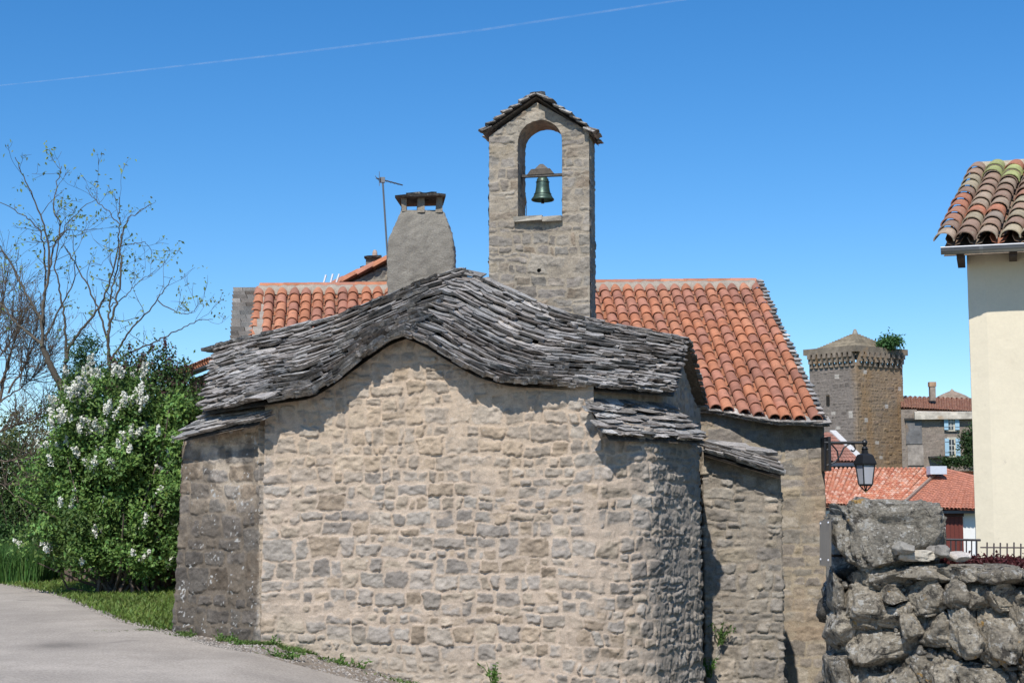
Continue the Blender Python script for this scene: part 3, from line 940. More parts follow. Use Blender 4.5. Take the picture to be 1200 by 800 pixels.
# reveals of the opening
an = np.linspace(0, math.pi, 40)
prof = [(u_ol, z) for z in np.linspace(z_sill, z_spr, 60)] + [(uc - hw * math.cos(a), z_spr + hr * math.sin(a)) for a in an[1:-1]] + [(u_or, z) for z in np.linspace(z_spr, z_sill, 60)]
prof = np.array(prof)
vv = np.linspace(-.005, TH + .005, 36)
s_ = np.cumsum(np.concatenate([[0], np.linalg.norm(np.diff(prof, axis=0), axis=1)]))
UU, VV = np.meshgrid(s_, vv, indexing='ij')
dd_, CC = stone_field(VV, UU, np.random.default_rng(6), 1.0, s_[-1], seed=45, **kwb)
dd_ = dd_ * .8
cen = np.array([uc, (z_sill + z_spr) / 2])
G = np.zeros(UU.shape + (3,))
for i in range(len(prof)):
    n_ = cen - prof[i]; n_ = np.array([np.sign(n_[0]) * (1 if prof[i][1] <= z_spr else abs(n_[0]) * 2), 0 if prof[i][1] <= z_spr else n_[1]])
    n_ = n_ / (np.linalg.norm(n_) + 1e-9)
    for j in range(len(vv)):
        uu_, zz_ = prof[i] + n_ * dd_[i, j] * .7
        G[i, j] = w2(uu_, vv[j]); G[i, j, 2] = zz_
bl_mb.grid(G, CC)
# putlog hole bottoms and top closure
uh, zh = fz(632, 317); c_ = w2(uh, .12); c_[2] = zh
bl_mb.box(c_, (.12, .12, .12), (.05, .045, .04))
q = [w2(0, 0), w2(uR, 0), w2(uR, TH), w2(0, TH)]
belfry = bl_mb.build('bell_gable', M['rubble_dark'], chapel, smooth=True)
# belfry sill slab with the recess beneath
sl = MB(); rs = np.random.default_rng(3)
u0_, zs0 = fz(603, 255); u1_, _ = fz(659, 255)
c_ = w2((u0_ + u1_) / 2, .14); c_[2] = zs0 - .02
R_ = np.stack([bx, by, np.array([0, 0, 1.0])], 1)
for fa, fb, dz_ in ((0, .60, .0), (.605, 1.0, -.012)):
    ua, ub = lerp(u0_, u1_, fa), lerp(u0_, u1_, fb)
    q_ = []
    for v_ in (-.10, .50):
        for (uu_, zz_) in ((ua, zs0 - .075 + dz_), (ub, zs0 - .065 + dz_), (ub, zs0 + .004 + dz_), (ua, zs0 - .006 + dz_)):
            p_ = w2(uu_, v_ + rs.normal() * .008); p_[2] = zz_; q_.append(p_)
    sl.hexa(q_, np.array([.36, .325, .265]))
sl.build('opening_sill', M['rubble'], belfry)
# belfry roof
br = MB()
def bp(u, v, z):
    p = w2(u, v); p[2] = z; return p
uL_, zL_ = fz(563, 158); uP_, zP_ = fz(629, 113); uR_, zR_ = fz(698.5, 160)
vF, vB = -.10, TH + .12
QL = lambda s, t: bp(lerp(uL_, uP_, t), lerp(vF, vB, 1 - s), lerp(zL_, zP_, t) - .0)
QR = lambda s, t: bp(lerp(uR_, uP_, t), lerp(vF, vB, s), lerp(zR_, zP_, t) - .0)
rb = np.random.default_rng(9)
lauze_patch(br, QL, 7, rb, t1=.97, wr=(.22, .42), th=(.022, .036), first_stack=2, expo=1.25, jag=.02)
lauze_patch(br, QR, 7, rb, t1=.97, wr=(.22, .42), th=(.022, .036), first_stack=2, expo=1.25, jag=.02)
def deckq(mb, S, th=.05):
    A = np.array([[S(a, b) for b in (0.05, .5, 1)] for a in (0.05, .5, .95)]); mb.grid(A + [0, 0, .01], (.12, .1, .09)); mb.grid(A - [0, 0, .02], (.2, .17, .14))
deckq(br, QL); deckq(br, QR)
for i in range(5):
    c0 = bp(uP_ + rb.normal() * .02, lerp(vF, vB, (i + .3) / 5), zP_ + .03 + .012 * (i % 2))
    slab(br, rb, c0 - by * .0, bx, by, np.array([0, 0, 1.0]), rb.uniform(.18, .26), .2, .03, pal_lauze(rb), jag=.02)
br.build('bell_gable_roof', M['lauze'], chapel)

# --- chimney
ch = MB(); D0 = 24.6
cz = [(1.0, 454, 533), (None, None, None)]
rows_px = [(400, 455, 533), (345, 454.5, 532.5), (318, 454, 532), (300, 453.5, 532.5), (286, 454.5, 531.5), (277, 456.5, 530), (268, 460, 527.5), (258, 464.5, 524), (248, 468.5, 520.5), (245, 471, 518)]
ring = []
nS = 30
lv = []
for py in np.linspace(400, 245, 70):
    a = np.interp(-py, [-r[0] for r in rows_px], [r[1] for r in rows_px]); b = np.interp(-py, [-r[0] for r in rows_px], [r[2] for r in rows_px])
    L0 = P(a, py, D0); R0_ = P(b, py, D0)
    dep = .62 * (0.35 + .65 * (b - a) / 78)
    cx_ = (L0[0] + R0_[0]) / 2; wx = (R0_[0] - L0[0]) / 2; z = L0[2]
    pts = []
    for q in np.linspace(0, 1, 26)[:-1]: pts.append((-wx + 2 * wx * q, 0))
    for q in np.linspace(0, 1, 16)[:-1]: pts.append((wx, dep * q))
    for q in np.linspace(0, 1, 26)[:-1]: pts.append((wx - 2 * wx * q, dep))
    for q in np.linspace(0, 1, 16)[:-1]: pts.append((-wx, dep * (1 - q)))
    pts.append(pts[0])
    pts = np.array(pts)
    lv.append(np.stack([cx_ + pts[:, 0], D0 - .0 + pts[:, 1] + (.62 - dep) / 2, np.full(len(pts), z)], -1))
lv = np.array(lv)
cen = lv.mean(axis=1, keepdims=True)
dirn = lv - cen; dirn[..., 2] = 0; dirn /= np.linalg.norm(dirn, axis=-1, keepdims=True) + 1e-9
aa = np.arange(lv.shape[1])[None, :] * .04; zz = lv[..., 2]
nz = .045 * (fbm(aa * 8 + 0 * zz, zz * 9 + 0 * aa, 66) - .5) + .045 * (fbm(aa * 22 + 0 * zz, zz * 22 + 0 * aa, 67, 3) - .5)
nz[:, -1] = nz[:, 0]
lv = lv + dirn * nz[..., None]
ch.grid(lv.transpose(1, 0, 2), (.235, .215, .18))
top = lv[-1][:-1]; ch.add(top, [np.arange(len(top))[None, :]], (.2, .18, .15))
chim = ch.build('chimney', M['roughcast'], chapel, smooth=True)
rc = np.random.default_rng(5)
for pxs, dy in (((470, 477), .1), ((488, 498), .1), ((511, 519), .1), ((470, 477), .5), ((488, 498), .5), ((511, 519), .5)):
    a = P(pxs[0], 247, D0 + dy); b = P(pxs[1], 231, D0 + dy)
    pl_ = MB(); pl_.box(((a[0] + b[0]) / 2, D0 + dy, (a[2] + b[2]) / 2), ((b[0] - a[0]) * .85, .12, b[2] - a[2] + .05), (.27, .235, .185), jit=.035, rng=rc)
    pl_.build('cap_pillar', M['roughcast'], chim)
cs = MB()
a = P(463.5, 231, D0); b = P(522.5, 229, D0)
slab(cs, rc, np.array([(a[0] + b[0]) / 2, D0 - .1, a[2] - .0]), np.array([1, 0, .02]), np.array([0, 1, 0.0]), np.array([0, 0, 1.0]), b[0] - a[0], .85, .03, np.array([.11, .10, .085]), jag=.04, pts_front=7)
slab(cs, rc, np.array([(a[0] + b[0]) / 2 + .02, D0 + .0, a[2] + .03]), np.array([1, 0, 0]), np.array([0, 1, 0.0]), np.array([0, 0, 1.0]), .5, .6, .045, np.array([.15, .14, .12]), jag=.03, pts_front=6)
slab(cs, rc, np.array([(a[0] + b[0]) / 2 + .05, D0 + .1, a[2] + .065]), np.array([1, 0, 0]), np.array([0, 1, 0.0]), np.array([0, 0, 1.0]), .26, .3, .03, np.array([.12, .11, .095]), jag=.02, pts_front=5)
cs.build('chimney_cap', M['lauze'], chim)

# --- bell and its yoke
bz = TH * .45
def bw(px, py, off=0):
    u, z = inv_face(px, py, bz)
    p = w2(u, bz + off); p[2] = z; return p
bc = bw(636, 236)
bell = thing('bell', bc, 'green bronze bell hanging from an iron yoke in the arched opening of the bell gable', 'bell')
hb = bw(636, 208)[2] - bw(636, 236)[2]; rb_ = (bw(650, 232)[0] - bw(623, 232)[0]) / 2
prof_b = [(0.0, 1.0), (.22, 1.0), (.40, .985), (.50, .93), (.55, .82), (.58, .62), (.63, .45), (.72, .30), (.86, .17), (1.0, .09), (1.0, .05), (.95, .03), (.93, .05),
          (.80, .2), (.62, .4), (.5, .8), (0, .92)]
mb_ = MB(); mb_.lathe([(r * rb_, z * hb) for r, z in prof_b], bc, 32, (.055, .095, .075)); 
for zz_, rr_ in ((.30, .735), (.80, .57)):
    mb_.lathe([(rr_ * rb_, (zz_ - .02) * hb), (rr_ * rb_ + .008, zz_ * hb), ((rr_ - .01) * rb_, (zz_ + .02) * hb)], bc, 32, (.065, .10, .08))
mb_.build('bell_body', M['bronze'], bell, smooth=True)
mb_ = MB(); mb_.tube([bc + [0, 0, hb * .7], bc + [.0, 0, .02], bc + [0, 0, -.03]], [.012, .02, .024], 10, (.03, .03, .03)); mb_.build('clapper', M['iron'], bell, smooth=True)
mb_ = MB()
yl = bw(609, 207); yr = bw(659, 205)
mb_.box((yl + yr) / 2, (np.linalg.norm(yr - yl) + .04, .07, .035), (.10, .09, .08), R=R_)
mb_.hexa([bw(618, 206, -.045), bw(650, 204, -.045), bw(645, 198, -.045), bw(623, 199, -.045), bw(618, 206, .045), bw(650, 204, .045), bw(645, 198, .045), bw(623, 199, .045)], (.10, .085, .07))
mb_.hexa([bw(626, 200, -.04), bw(644, 199, -.04), bw(637, 193, -.04), bw(633, 193, -.04), bw(626, 200, .04), bw(644, 199, .04), bw(637, 193, .04), bw(633, 193, .04)], (.17, .15, .13))
for dx in (-4, -1.5, 1.5, 4):
    mb_.tube([bw(636 + dx, 198), bw(636 + dx * .8, 208)], .009, 6, (.08, .09, .08))
mb_.build('yoke', M['wood'], bell)
mb_ = MB(); mb_.tube([bw(611, 208), bw(614, 222), bw(616.5, 238)], .014, 6, (.05, .045, .04)); mb_.tube([bw(616.5, 238), bw(617, 247), bw(616.6, 254)], .005, 5, (.06, .055, .05))
mb_.build('ringing_lever', M['iron'], bell)

# ------------------------------------------------------------------ aerials
def antenna():
    b = P(455, 290, 28.5)
    t = thing('television_antenna', b, 'tall thin television antenna standing left of the grey chimney', 'antenna')
    m = MB(); m.tube([P(457, 345, 28.5), P(448.5, 212, 28.5)], .02, 6, (.22, .21, .2)); m.build('mast', M['zinc'], t)
    m = MB(); a = P(441, 209, 28.3); c = P(471.5, 217, 29.5); m.tube([a, c], .014, 5, (.2, .2, .2))
    d = (c - a); 
    for i in range(6):
        p = lerp(a, c, i / 6 * .9 + .03); w = .12 if i else .25
        m.tube([p + [-.02, -w, .0], p + [.02, w, 0]], .006, 4, (.3, .3, .3))
    m.tube([P(444.5, 201, 28.4), P(444.5, 218, 28.4)], .006, 4, (.3, .3, .3))
    m.box(P(448, 211, 28.5), (.1, .06, .1), (.2, .19, .18))
    m.build('boom', M['zinc'], t)
antenna()
def antenna2():
    t = thing('roof_aerial', P(388, 340, 29.5), 'low white aerial with three short upright bars behind the tiled ridge', 'antenna')
    for x0, y0, x1, y1 in ((378, 336, 382, 322), (386, 337, 390, 321), (393, 334, 397.5, 321)):
        m = MB(); m.tube([P(x0, y0, 29.5), P(x1, y1, 29.5)], .02, 5, (.75, .75, .75)); m.build('bar', M['plain'], t)
    m = MB(); m.tube([P(377, 335, 29.5), P(394, 337, 29.5)], .015, 5, (.3, .3, .3)); m.tube([P(385, 336, 29.5), P(385, 352, 29.5)], .015, 5, (.3, .3, .3)); m.build('support', M['zinc'], t)
antenna2()

# ------------------------------------------------------------------ house directly behind (ridge seen above the nave roof)
def house_behind():
    a = P(376, 344, 30.5); b = P(474, 298, 30.5)
    g = float(ground_z(a[0], 32))
    t = thing('house_behind', (b[0], 32, g), 'house rising behind the nave, its sloping tiled verge meeting the grey chimney', 'house')
    r = np.random.default_rng(77)
    c = b + (b - a) * [1, 1, -1] * 1.0
    m = MB()
    for k in range(12):
        m1 = MB
    tile_roof(m, lambda s: b + np.array([0, .25 + 6 * s, .0]), lambda s: a + np.array([0, .25 + 6 * s, 0]) + (a - b) * .5, 28, .33, r, r=.09, n=6)
    tile_roof(m, lambda s: b + np.array([0, .25 + 6 * (1 - s), .0]), lambda s: c + np.array([0, .25 + 6 * (1 - s), 0]), 28, .33, r, r=.09, n=5)
    # big verge tiles along the edge
    for off, rr, lf in ((0.0, .13, .02), (.22, .13, .06)):
        n = 7
        A0 = a + (a - b) * .3
        for i in range(n):
            p = lerp(A0, b, (i) / n); q = lerp(A0, b, (i + 1.1) / n)
            arc_tile(m, q + [0, off, lf + .03], p + [0, off, lf], np.array([-.4, 0, 1.0]), rr * .9, rr, .015, PAL_TILE[r.integers(6)] * r.uniform(.95, 1.15), n=9)
    m.build('tiled_roof', M['tile'], t, smooth=True)
    w = MB()
    A0 = a + (a - b) * .45
    wall(w, [(A0[0], 30.55), (c[0], 30.55)], g, lambda u, x: np.interp(x, [A0[0], b[0], c[0]], [A0[2] - .05, b[2] - .05, c[2] - .05]), res=.03, seed=61, pal=PAL_GREY * .9, mortar=(.25, .21, .16), rh=(.08, .16), cw=(.2, .5), relief=(.01, .05))
    wall(w, [(A0[0], 37), (A0[0], 30.55)], g, A0[2] - .05, res=.06, seed=62, pal=PAL_GREY)
    wall(w, [(c[0], 30.55), (c[0], 37)], g, c[2] - .05, res=.06, seed=63, pal=PAL_GREY)
    w.build('wall', M['rubble_dark'], t, smooth=True)
    k = MB()
    p = P(438, 309, 31.2)
    k.box(p + [0, 0, -.1], (.3, .3, .4), (.2, .17, .14)); chm = k.build('chimney', M['roughcast'], t)
    k = MB(); slab(k, r, p + [0, -.25, .09], np.array([1, 0, .03]), np.array([0, 1, 0]), np.array([0, 0, 1.0]), .34, .5, .04, np.array([.09, .08, .07]))
    slab(k, r, P(430, 313, 31.0), np.array([1, 0, .1]), np.array([0, 1, 0]), np.array([0, 0, 1.0]), .3, .5, .04, np.array([.09, .08, .07]))
    k.build('chimney_cap', M['lauze'], chm)
    k = MB(); k.lathe([(0, .16), (.035, .15), (.05, .1), (.06, .0)], p + [.02, 0, .13], 10, (.45, .33, .26)); k.build('chimney_pot', M['tile'], chm)
house_behind()

def house_left():
    a = P(206, 441, 30.0); b = P(271, 415, 25.9)
    c = P(283, 396, 26.6); d = P(232, 420, 30.6)
    g = float(ground_z(-7, 28))
    t = thing('low_tiled_house', (-5.5, 28, g), 'low house with orange tiled eave and grey gutter behind the lilac', 'house')
    r = np.random.default_rng(5)
    rd = b - a
    up_ = np.array([.85, .55, .38]); up_ /= np.linalg.norm(up_)
    m = MB()
    tile_roof(m, lambda s: lerp(a, b, s) + up_ * 1.9 , lambda s: lerp(a, b, s), 24, .33, r, r=.09, n=7)
    G = np.array([[lerp(a, b, s) + up_ * q - [0, 0, .05] for q in (0, 1, 1.9)] for s in (0, .5, 1)]); m.grid(G, (.2, .12, .08))
    G = np.array([[lerp(a, b, s) + up_ * 1.9 + np.array([.85, .55, -.38]) * q for q in (0, 1, 1.9)] for s in (0, .5, 1)]); m.grid(G, (.4, .16, .1))
    m.build('tiled_roof', M['tile'], t, smooth=True)
    m = MB(); n = lerp(a, b, -.02) + [-.06, -.02, -.07]; q = lerp(a, b, 1.0) + [-.06, -.02, -.07]
    arc_tile(m, n, q, np.array([0, 0, 1.0]), .075, .075, .006, (.32, .33, .36), n=9, sag=True)
    m.build('gutter', M['zinc'], t)
    w = MB()
    A_ = a + [.25, .1, 0]; B_ = b + [.25, .1, 0]
    wall(w, [A_[:2], B_[:2]], g - .2, lambda u, x: np.interp(x, [A_[0], B_[0]], [a[2] - .06, b[2] - .06]), res=.05, seed=71, pal=PAL_GREY, mortar=(.3, .25, .2))
    wall(w, [B_[:2], (B_ + [3, .3, 0])[:2]], g - .2, b[2] - .1, res=.05, seed=72, pal=PAL_GREY)
    w.build('wall', M['rubble_dark'], t, smooth=True)
house_left()

# ------------------------------------------------------------------ cream house on the right
def cream_house():
    EA = P(1105, 291, 16.6); EB = P(1200, 283.5, 16.2)
    ed = EB - EA; ed[2] = 0; ed /= np.linalg.norm(ed)
    ed = np.array([.955, -.30, 0]); ed /= np.linalg.norm(ed)
    W = 6.5
    bk = np.array([.30, .955, 0]); bk = np.array([-ed[1], ed[0], 0])
    g = float(ground_z(7, 18)) - .3
    RA = P(1146, 201, 19.0)
    run = RA - EA
    t = thing('cream_house', (EA[0] + 3, EA[1] + 2, g), 'cream rendered house with old mossy canal tiles and a zinc gutter at the right edge', 'house')
    r = np.random.default_rng(15)
    top = lambda s: RA + ed * W * s
    bot = lambda s: EA + ed * W * s + [0, 0, .03]
    pal = np.array([[.34, .17, .11], [.30, .20, .14], [.36, .30, .20], [.28, .22, .17], [.40, .17, .10], [.33, .25, .18], [.27, .18, .13]])
    m = MB()
    ncol = 28
    mold = np.array([.40, .42, .17])
    tile_roof(m, top, bot, ncol, .27, r, r=.112, n=10, pal=pal, vary=.18, lift=.02)
    # mossy tiles near the ridge
    for cidx, k0, k1 in ((1, 0, 2), (2, 1, 3), (3, 0, 2)):
        s = cidx / ncol
        A = top(s); B = bot(s); ax = (B - A) / np.linalg.norm(B - A); nn = np.cross(ed, ax); nn = nn if nn[2] > 0 else -nn
        for k in range(k0, k1):
            st = np.linalg.norm(B - A) / round(np.linalg.norm(B - A) / .27)
            arc_tile(m, A + ax * (k * st - .045) + nn * .05, A + ax * ((k + 1) * st - .012) + nn * .066, nn, .098, .119, .01, mold * r.uniform(.8, 1.05), n=10)
    for i in range(14):
        p = lerp(RA, RA + ed * W, i / 14) + bk * .06; q = lerp(RA, RA + ed * W, (i + 1.06) / 14) + bk * .06
        arc_tile(m, p + [0, 0, .05], q + [0, 0, .035], np.array([0, 0, 1.0]), .10, .11, .015, np.array([.38, .33, .24]) * r.uniform(.85, 1.1), n=9)
    tile_roof(m, lambda s: top(s) + bk * .2, lambda s: top(s) + bk * 3.0 + [0, 0, -1.5], ncol, .33, r, r=.11, n=5, pal=pal)
    m.build('tiled_roof', M['oldtile'], t, smooth=True)
    m = MB()
    A = np.array([[lerp(bot(s), top(s), q) - [0, 0, .05] for q in (0.01, 1)] for s in (0, 1)]); m.grid(A, (.2, .15, .12)); A2 = A - [0, 0, .08]; m.grid(A2, (.16, .13, .1))
    for i in range(12):
        p = EA + ed * (.14 + i * .55) + [0, 0, -.12]
        m.hexa([p, p + ed * .08, p + ed * .08 + [0, 0, .09], p + [0, 0, .09], p + bk * .7, p + bk * .7 + ed * .08, p + bk * .7 + ed * .08 + [0, 0, .4], p + bk * .7 + [0, 0, .4]], (.08, .06, .05))
    m.build('rafters', M['wood'], t)
    m = MB()
    p0 = EA - ed * .02 - bk * .09 + [0, 0, -.02]; p1 = p0 + ed * (W + .1)
    arc_tile(m, p0, p1, np.array([0, 0, 1.0]), .075, .075, .006, (.30, .31, .33), n=12, sag=True)
    for k in range(8):
        q = p0 + ed * (k * .83 + .4)
        arc_tile(m, q, q + ed * .04, np.array([0, 0, 1.0]), .080, .080, .006, (.36, .37, .39), n=12, sag=True)
    m.tube([p0 - bk * .075, p1 - bk * .075], .012, 6, (.34, .35, .37))
    # end cap
    m.add(np.array([p0 + bk * .075 * math.cos(a) - np.array([0, 0, 1]) * .064 * math.sin(a) for a in np.linspace(0, math.pi, 12)]), [np.arange(12)[None, :]], (.3, .31, .33))
    m.build('gutter', M['zinc'], t)
    # walls
    C1 = P(1158, 400, 16.85)[:2]; z1 = EA[2] + .12
    Fz = P(1136, 400, 16.97)[:2]
    m = MB()
    u, x, y = path_resample([Fz + bk[:2] * 5, Fz, C1, C1 + ed[:2] * 6.2, C1 + ed[:2] * 6.2 + bk[:2] * 5], .04, .0)
    zz = np.linspace(g, z1, 120)
    U, Z = np.meshgrid(u, zz, indexing='ij')
    tx = np.gradient(x); ty = np.gradient(y); l = np.hypot(tx, ty)
    dsp = .010 * (fbm(U * 2, Z * 1.5, 5) - .5) + .006 * (fbm(U * 9, Z * 9, 6) - .5)
    xx = x[:, None] + (ty / l)[:, None] * dsp + 0 * Z; yy = y[:, None] - (tx / l)[:, None] * dsp
    m.grid(np.stack([xx, yy, Z], -1), np.array([.70, .62, .46]))
    # gable triangles and top
    m.build('wall', M['render'], t, smooth=False)
cream_house()

# ------------------------------------------------------------------ dry stone wall and boulders
def rock(mb, c, size, seed, n=(40, 26), rough=.16, sq=.55, col=(.235, .22, .19), R=None, facets=16):
    th = np.linspace(0, 2 * np.pi, n[0] + 1)[:-1]; ph = np.linspace(-np.pi / 2, np.pi / 2, n[1])
    T, Ph = np.meshgrid(th, ph, indexing='ij')
    d = np.stack([np.cos(Ph) * np.cos(T), np.cos(Ph) * np.sin(T), np.sin(Ph)], -1).reshape(-1, 3)
    s = np.sign(d) * np.abs(d) ** sq
    s /= np.maximum(np.linalg.norm(s, axis=1, keepdims=True), .2) ** .35
    o = seed * 7.31
    rg = np.random.default_rng(seed * 13 + 1)
    s = s / np.linalg.norm(s, axis=1, keepdims=True) * np.linalg.norm(s, axis=1, keepdims=True)
    for _ in range(facets):
        pn = rg.normal(size=3); pn /= np.linalg.norm(pn); pd = rg.uniform(.62, .92)
        ex_ = np.maximum(s @ pn - pd, 0)
        s = s - ex_[:, None] * pn * .92
    sz = max(size)
    q = d * np.array(size) / .35
    k = 1 + rough * 2.2 * (noise3(q * 1.3 + o, seed) - .5) + rough * 1.5 * (noise3(q * 3.1 + o, seed + 1) - .5) + rough * .9 * (noise3(q * 7 + o, seed + 2) - .5) + rough * .5 * (noise3(q * 15 + o, seed + 3) - .5)
    V = s * k[:, None] * np.array(size) / 2
    if R is not None: V = V @ R.T
    V = V + np.asarray(c)
    nu, nv = n
    idx = np.arange(nu * nv).reshape(nu, nv)
    f = np.stack([idx[:, :-1], np.roll(idx, -1, 0)[:, :-1], np.roll(idx, -1, 0)[:, 1:], idx[:, 1:]], -1).reshape(-1, 4)
    cc = np.asarray(col) * (.75 + .5 * noise3(q * 5 + o, seed + 8))[:, None]
    mb.add(V, f, cc)

def rotz(a, b=0):
    ca, sa = math.cos(a), math.sin(a); cb, sb = math.cos(b), math.sin(b)
    return np.array([[ca, -sa, 0], [sa, ca, 0], [0, 0, 1]]) @ np.array([[cb, 0, sb], [0, 1, 0], [-sb, 0, cb]])

def dry_wall():
    D0, D1 = 13.0, 12.2
    r = np.random.default_rng(99)
    L = [(235, 492, 150, 58), (350, 476, 190, 46), (480, 480, 150, 50), (590, 484, 170, 50), (720, 488, 150, 50),
         (175, 560, 130, 120), (100, 545, 60, 120), (95, 640, 50, 90), (258, 540, 100, 62), (355, 545, 125, 100), (446, 545, 75, 105), (503, 552, 72, 85), (572, 548, 95, 88), (660, 550, 90, 80),
         (125, 650, 110, 120), (250, 604, 120, 78), (320, 632, 100, 115), (393, 640, 100, 100), (472, 655, 110, 130), (565, 660, 115, 165), (645, 665, 75, 230), (730, 640, 100, 150),
         (240, 685, 180, 110), (110, 765, 90, 120), (195, 772, 120, 85), (272, 790, 100, 85), (345, 768, 95, 125), (430, 768, 115, 130), (540, 790, 170, 100), (700, 800, 120, 120),
         (155, 845, 140, 100), (290, 870, 160, 90), (430, 880, 130, 100), (560, 880, 150, 90), (690, 900, 130, 100), (100, 920, 120, 80), (220, 950, 160, 90), (360, 965, 140, 90), (500, 975, 160, 90), (640, 985, 150, 90),
         (790, 560, 110, 100), (830, 680, 130, 130), (820, 810, 130, 120), (800, 930, 130, 110)]
    m = MB()
    for i, (cx, cy, w, h) in enumerate(L):
        px, py = 940 + cx / 2.5, 480 + cy / 2.5
        D = lerp(D0, D1, min(max((px - 980) / 220, 0), 1.4)) + r.uniform(-.04, .06)
        c = P(px, py, D + .18); sc = D / F / 2.5
        rock(m, c, (w * sc * 1.2, .66, h * sc * 1.2), 200 + i, rough=.20, sq=.62, facets=11, R=rotz(-.08, r.uniform(-.08, .08)), col=np.array([.27, .235, .18]) * r.uniform(.75, 1.3), n=(84, 56))
    rock(m, P(995, 668, 13.5), (.40, .5, .62), 771, rough=.2, sq=.6, n=(60, 40), facets=9)
    rock(m, P(990, 640, 13.6), (.24, .4, .7), 772, rough=.2, sq=.6, n=(60, 40), facets=9)
    # hearting stones behind
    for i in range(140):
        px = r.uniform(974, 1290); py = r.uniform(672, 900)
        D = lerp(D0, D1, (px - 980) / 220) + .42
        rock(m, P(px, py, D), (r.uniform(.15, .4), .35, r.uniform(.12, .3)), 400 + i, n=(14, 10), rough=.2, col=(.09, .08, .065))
    for i in range(150):
        px = r.uniform(978, 1210); py = r.uniform(672, 820)
        D = lerp(D0, D1, (px - 980) / 220) + .12
        rock(m, P(px, py, D), (r.uniform(.05, .14), .2, r.uniform(.04, .10)), 600 + i, n=(14, 10), rough=.25, col=(.18, .165, .14))
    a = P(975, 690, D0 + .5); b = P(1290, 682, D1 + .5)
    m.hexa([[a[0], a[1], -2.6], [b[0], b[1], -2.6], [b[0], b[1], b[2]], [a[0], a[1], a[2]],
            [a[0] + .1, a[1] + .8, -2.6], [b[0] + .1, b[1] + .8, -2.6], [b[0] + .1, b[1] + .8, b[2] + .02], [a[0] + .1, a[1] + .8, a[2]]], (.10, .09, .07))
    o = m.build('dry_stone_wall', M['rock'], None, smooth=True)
    tag(o, 'dry stone wall of rough pitted boulders in the lower right foreground', 'wall')
    m = MB()
    rock(m, P(1037, 634, 13.15), (136 / F * 13, .8, 98 / F * 13), 15, n=(160, 110), rough=.15, sq=.42, col=(.25, .225, .18), R=rotz(0.05, -.02), facets=5)
    tag(m.build('boulder', M['rock'], None, smooth=True), 'largest grey boulder, lichen spotted, on the left end of the dry stone wall', 'boulder')
    for cx, cy, w, h, lab, cl, sd in ((1077, 650, 48, 13, 'long pale flat stone lying on the wall top just right of the big boulder foot', (.42, .38, .31), 31),
                                  (1058, 642, 26, 14, 'small grey stone tucked against the big boulder above the pale flat stone', (.3, .28, .24), 32),
                                  (1101, 646, 22, 15, 'dark angular stone at the right end of the pale flat stone', (.25, .23, .2), 33),
                                  (1123, 652, 24, 12, 'small rounded pinkish white stone beside the maroon plants', (.52, .47, .42), 34)):
        m = MB(); rock(m, P(cx, cy, 12.75), (w / F * 14.2, .34, h / F * 14.4), sd, n=(56, 38), rough=.22, sq=.7, col=cl, facets=14)
        tag(m.build('loose_stone', M['rubble'], None, smooth=True), lab, 'stone', 'loose stones lying on the dry stone wall')
dry_wall()

# sign panel seen from behind, at the nave corner
def sign():
    t = thing('sign_panel', P(966, 665, 13.05), 'narrow grey metal panel with corner screws at the left end of the dry stone wall', 'sign')
    m = MB(); a = P(960.5, 662, 13.05); b = P(972, 663, 12.8); c = P(972, 608, 12.8); d = P(960.5, 610, 13.05)
    off = np.array([.02, .02, 0])
    m.hexa([a, b, c, d, a + off, b + off, c + off, d + off], (.23, .205, .17)); m.build('panel', M['plain'], t)
    for x, y in ((961.8, 613), (970.8, 612), (961.8, 655), (970.8, 656)):
        m = MB(); p = P(x, y, lerp(13.05, 12.8, (x - 960.5) / 11.5) - .01); m.lathe([(0, .006), (.008, .004), (.010, 0)], p, 8, (.7, .7, .7), R=np.array([[1, 0, 0], [0, 0, -1], [0, 1, 0]])); m.build('screw', M['zinc'], t)
    for y_ in (622, 650):
        m = MB(); m.tube([P(967, y_, 12.98), P(986, y_ + 1, 13.35)], .012, 8, (.05, .05, .05)); m.build('bracket', M['iron'], t)
sign()

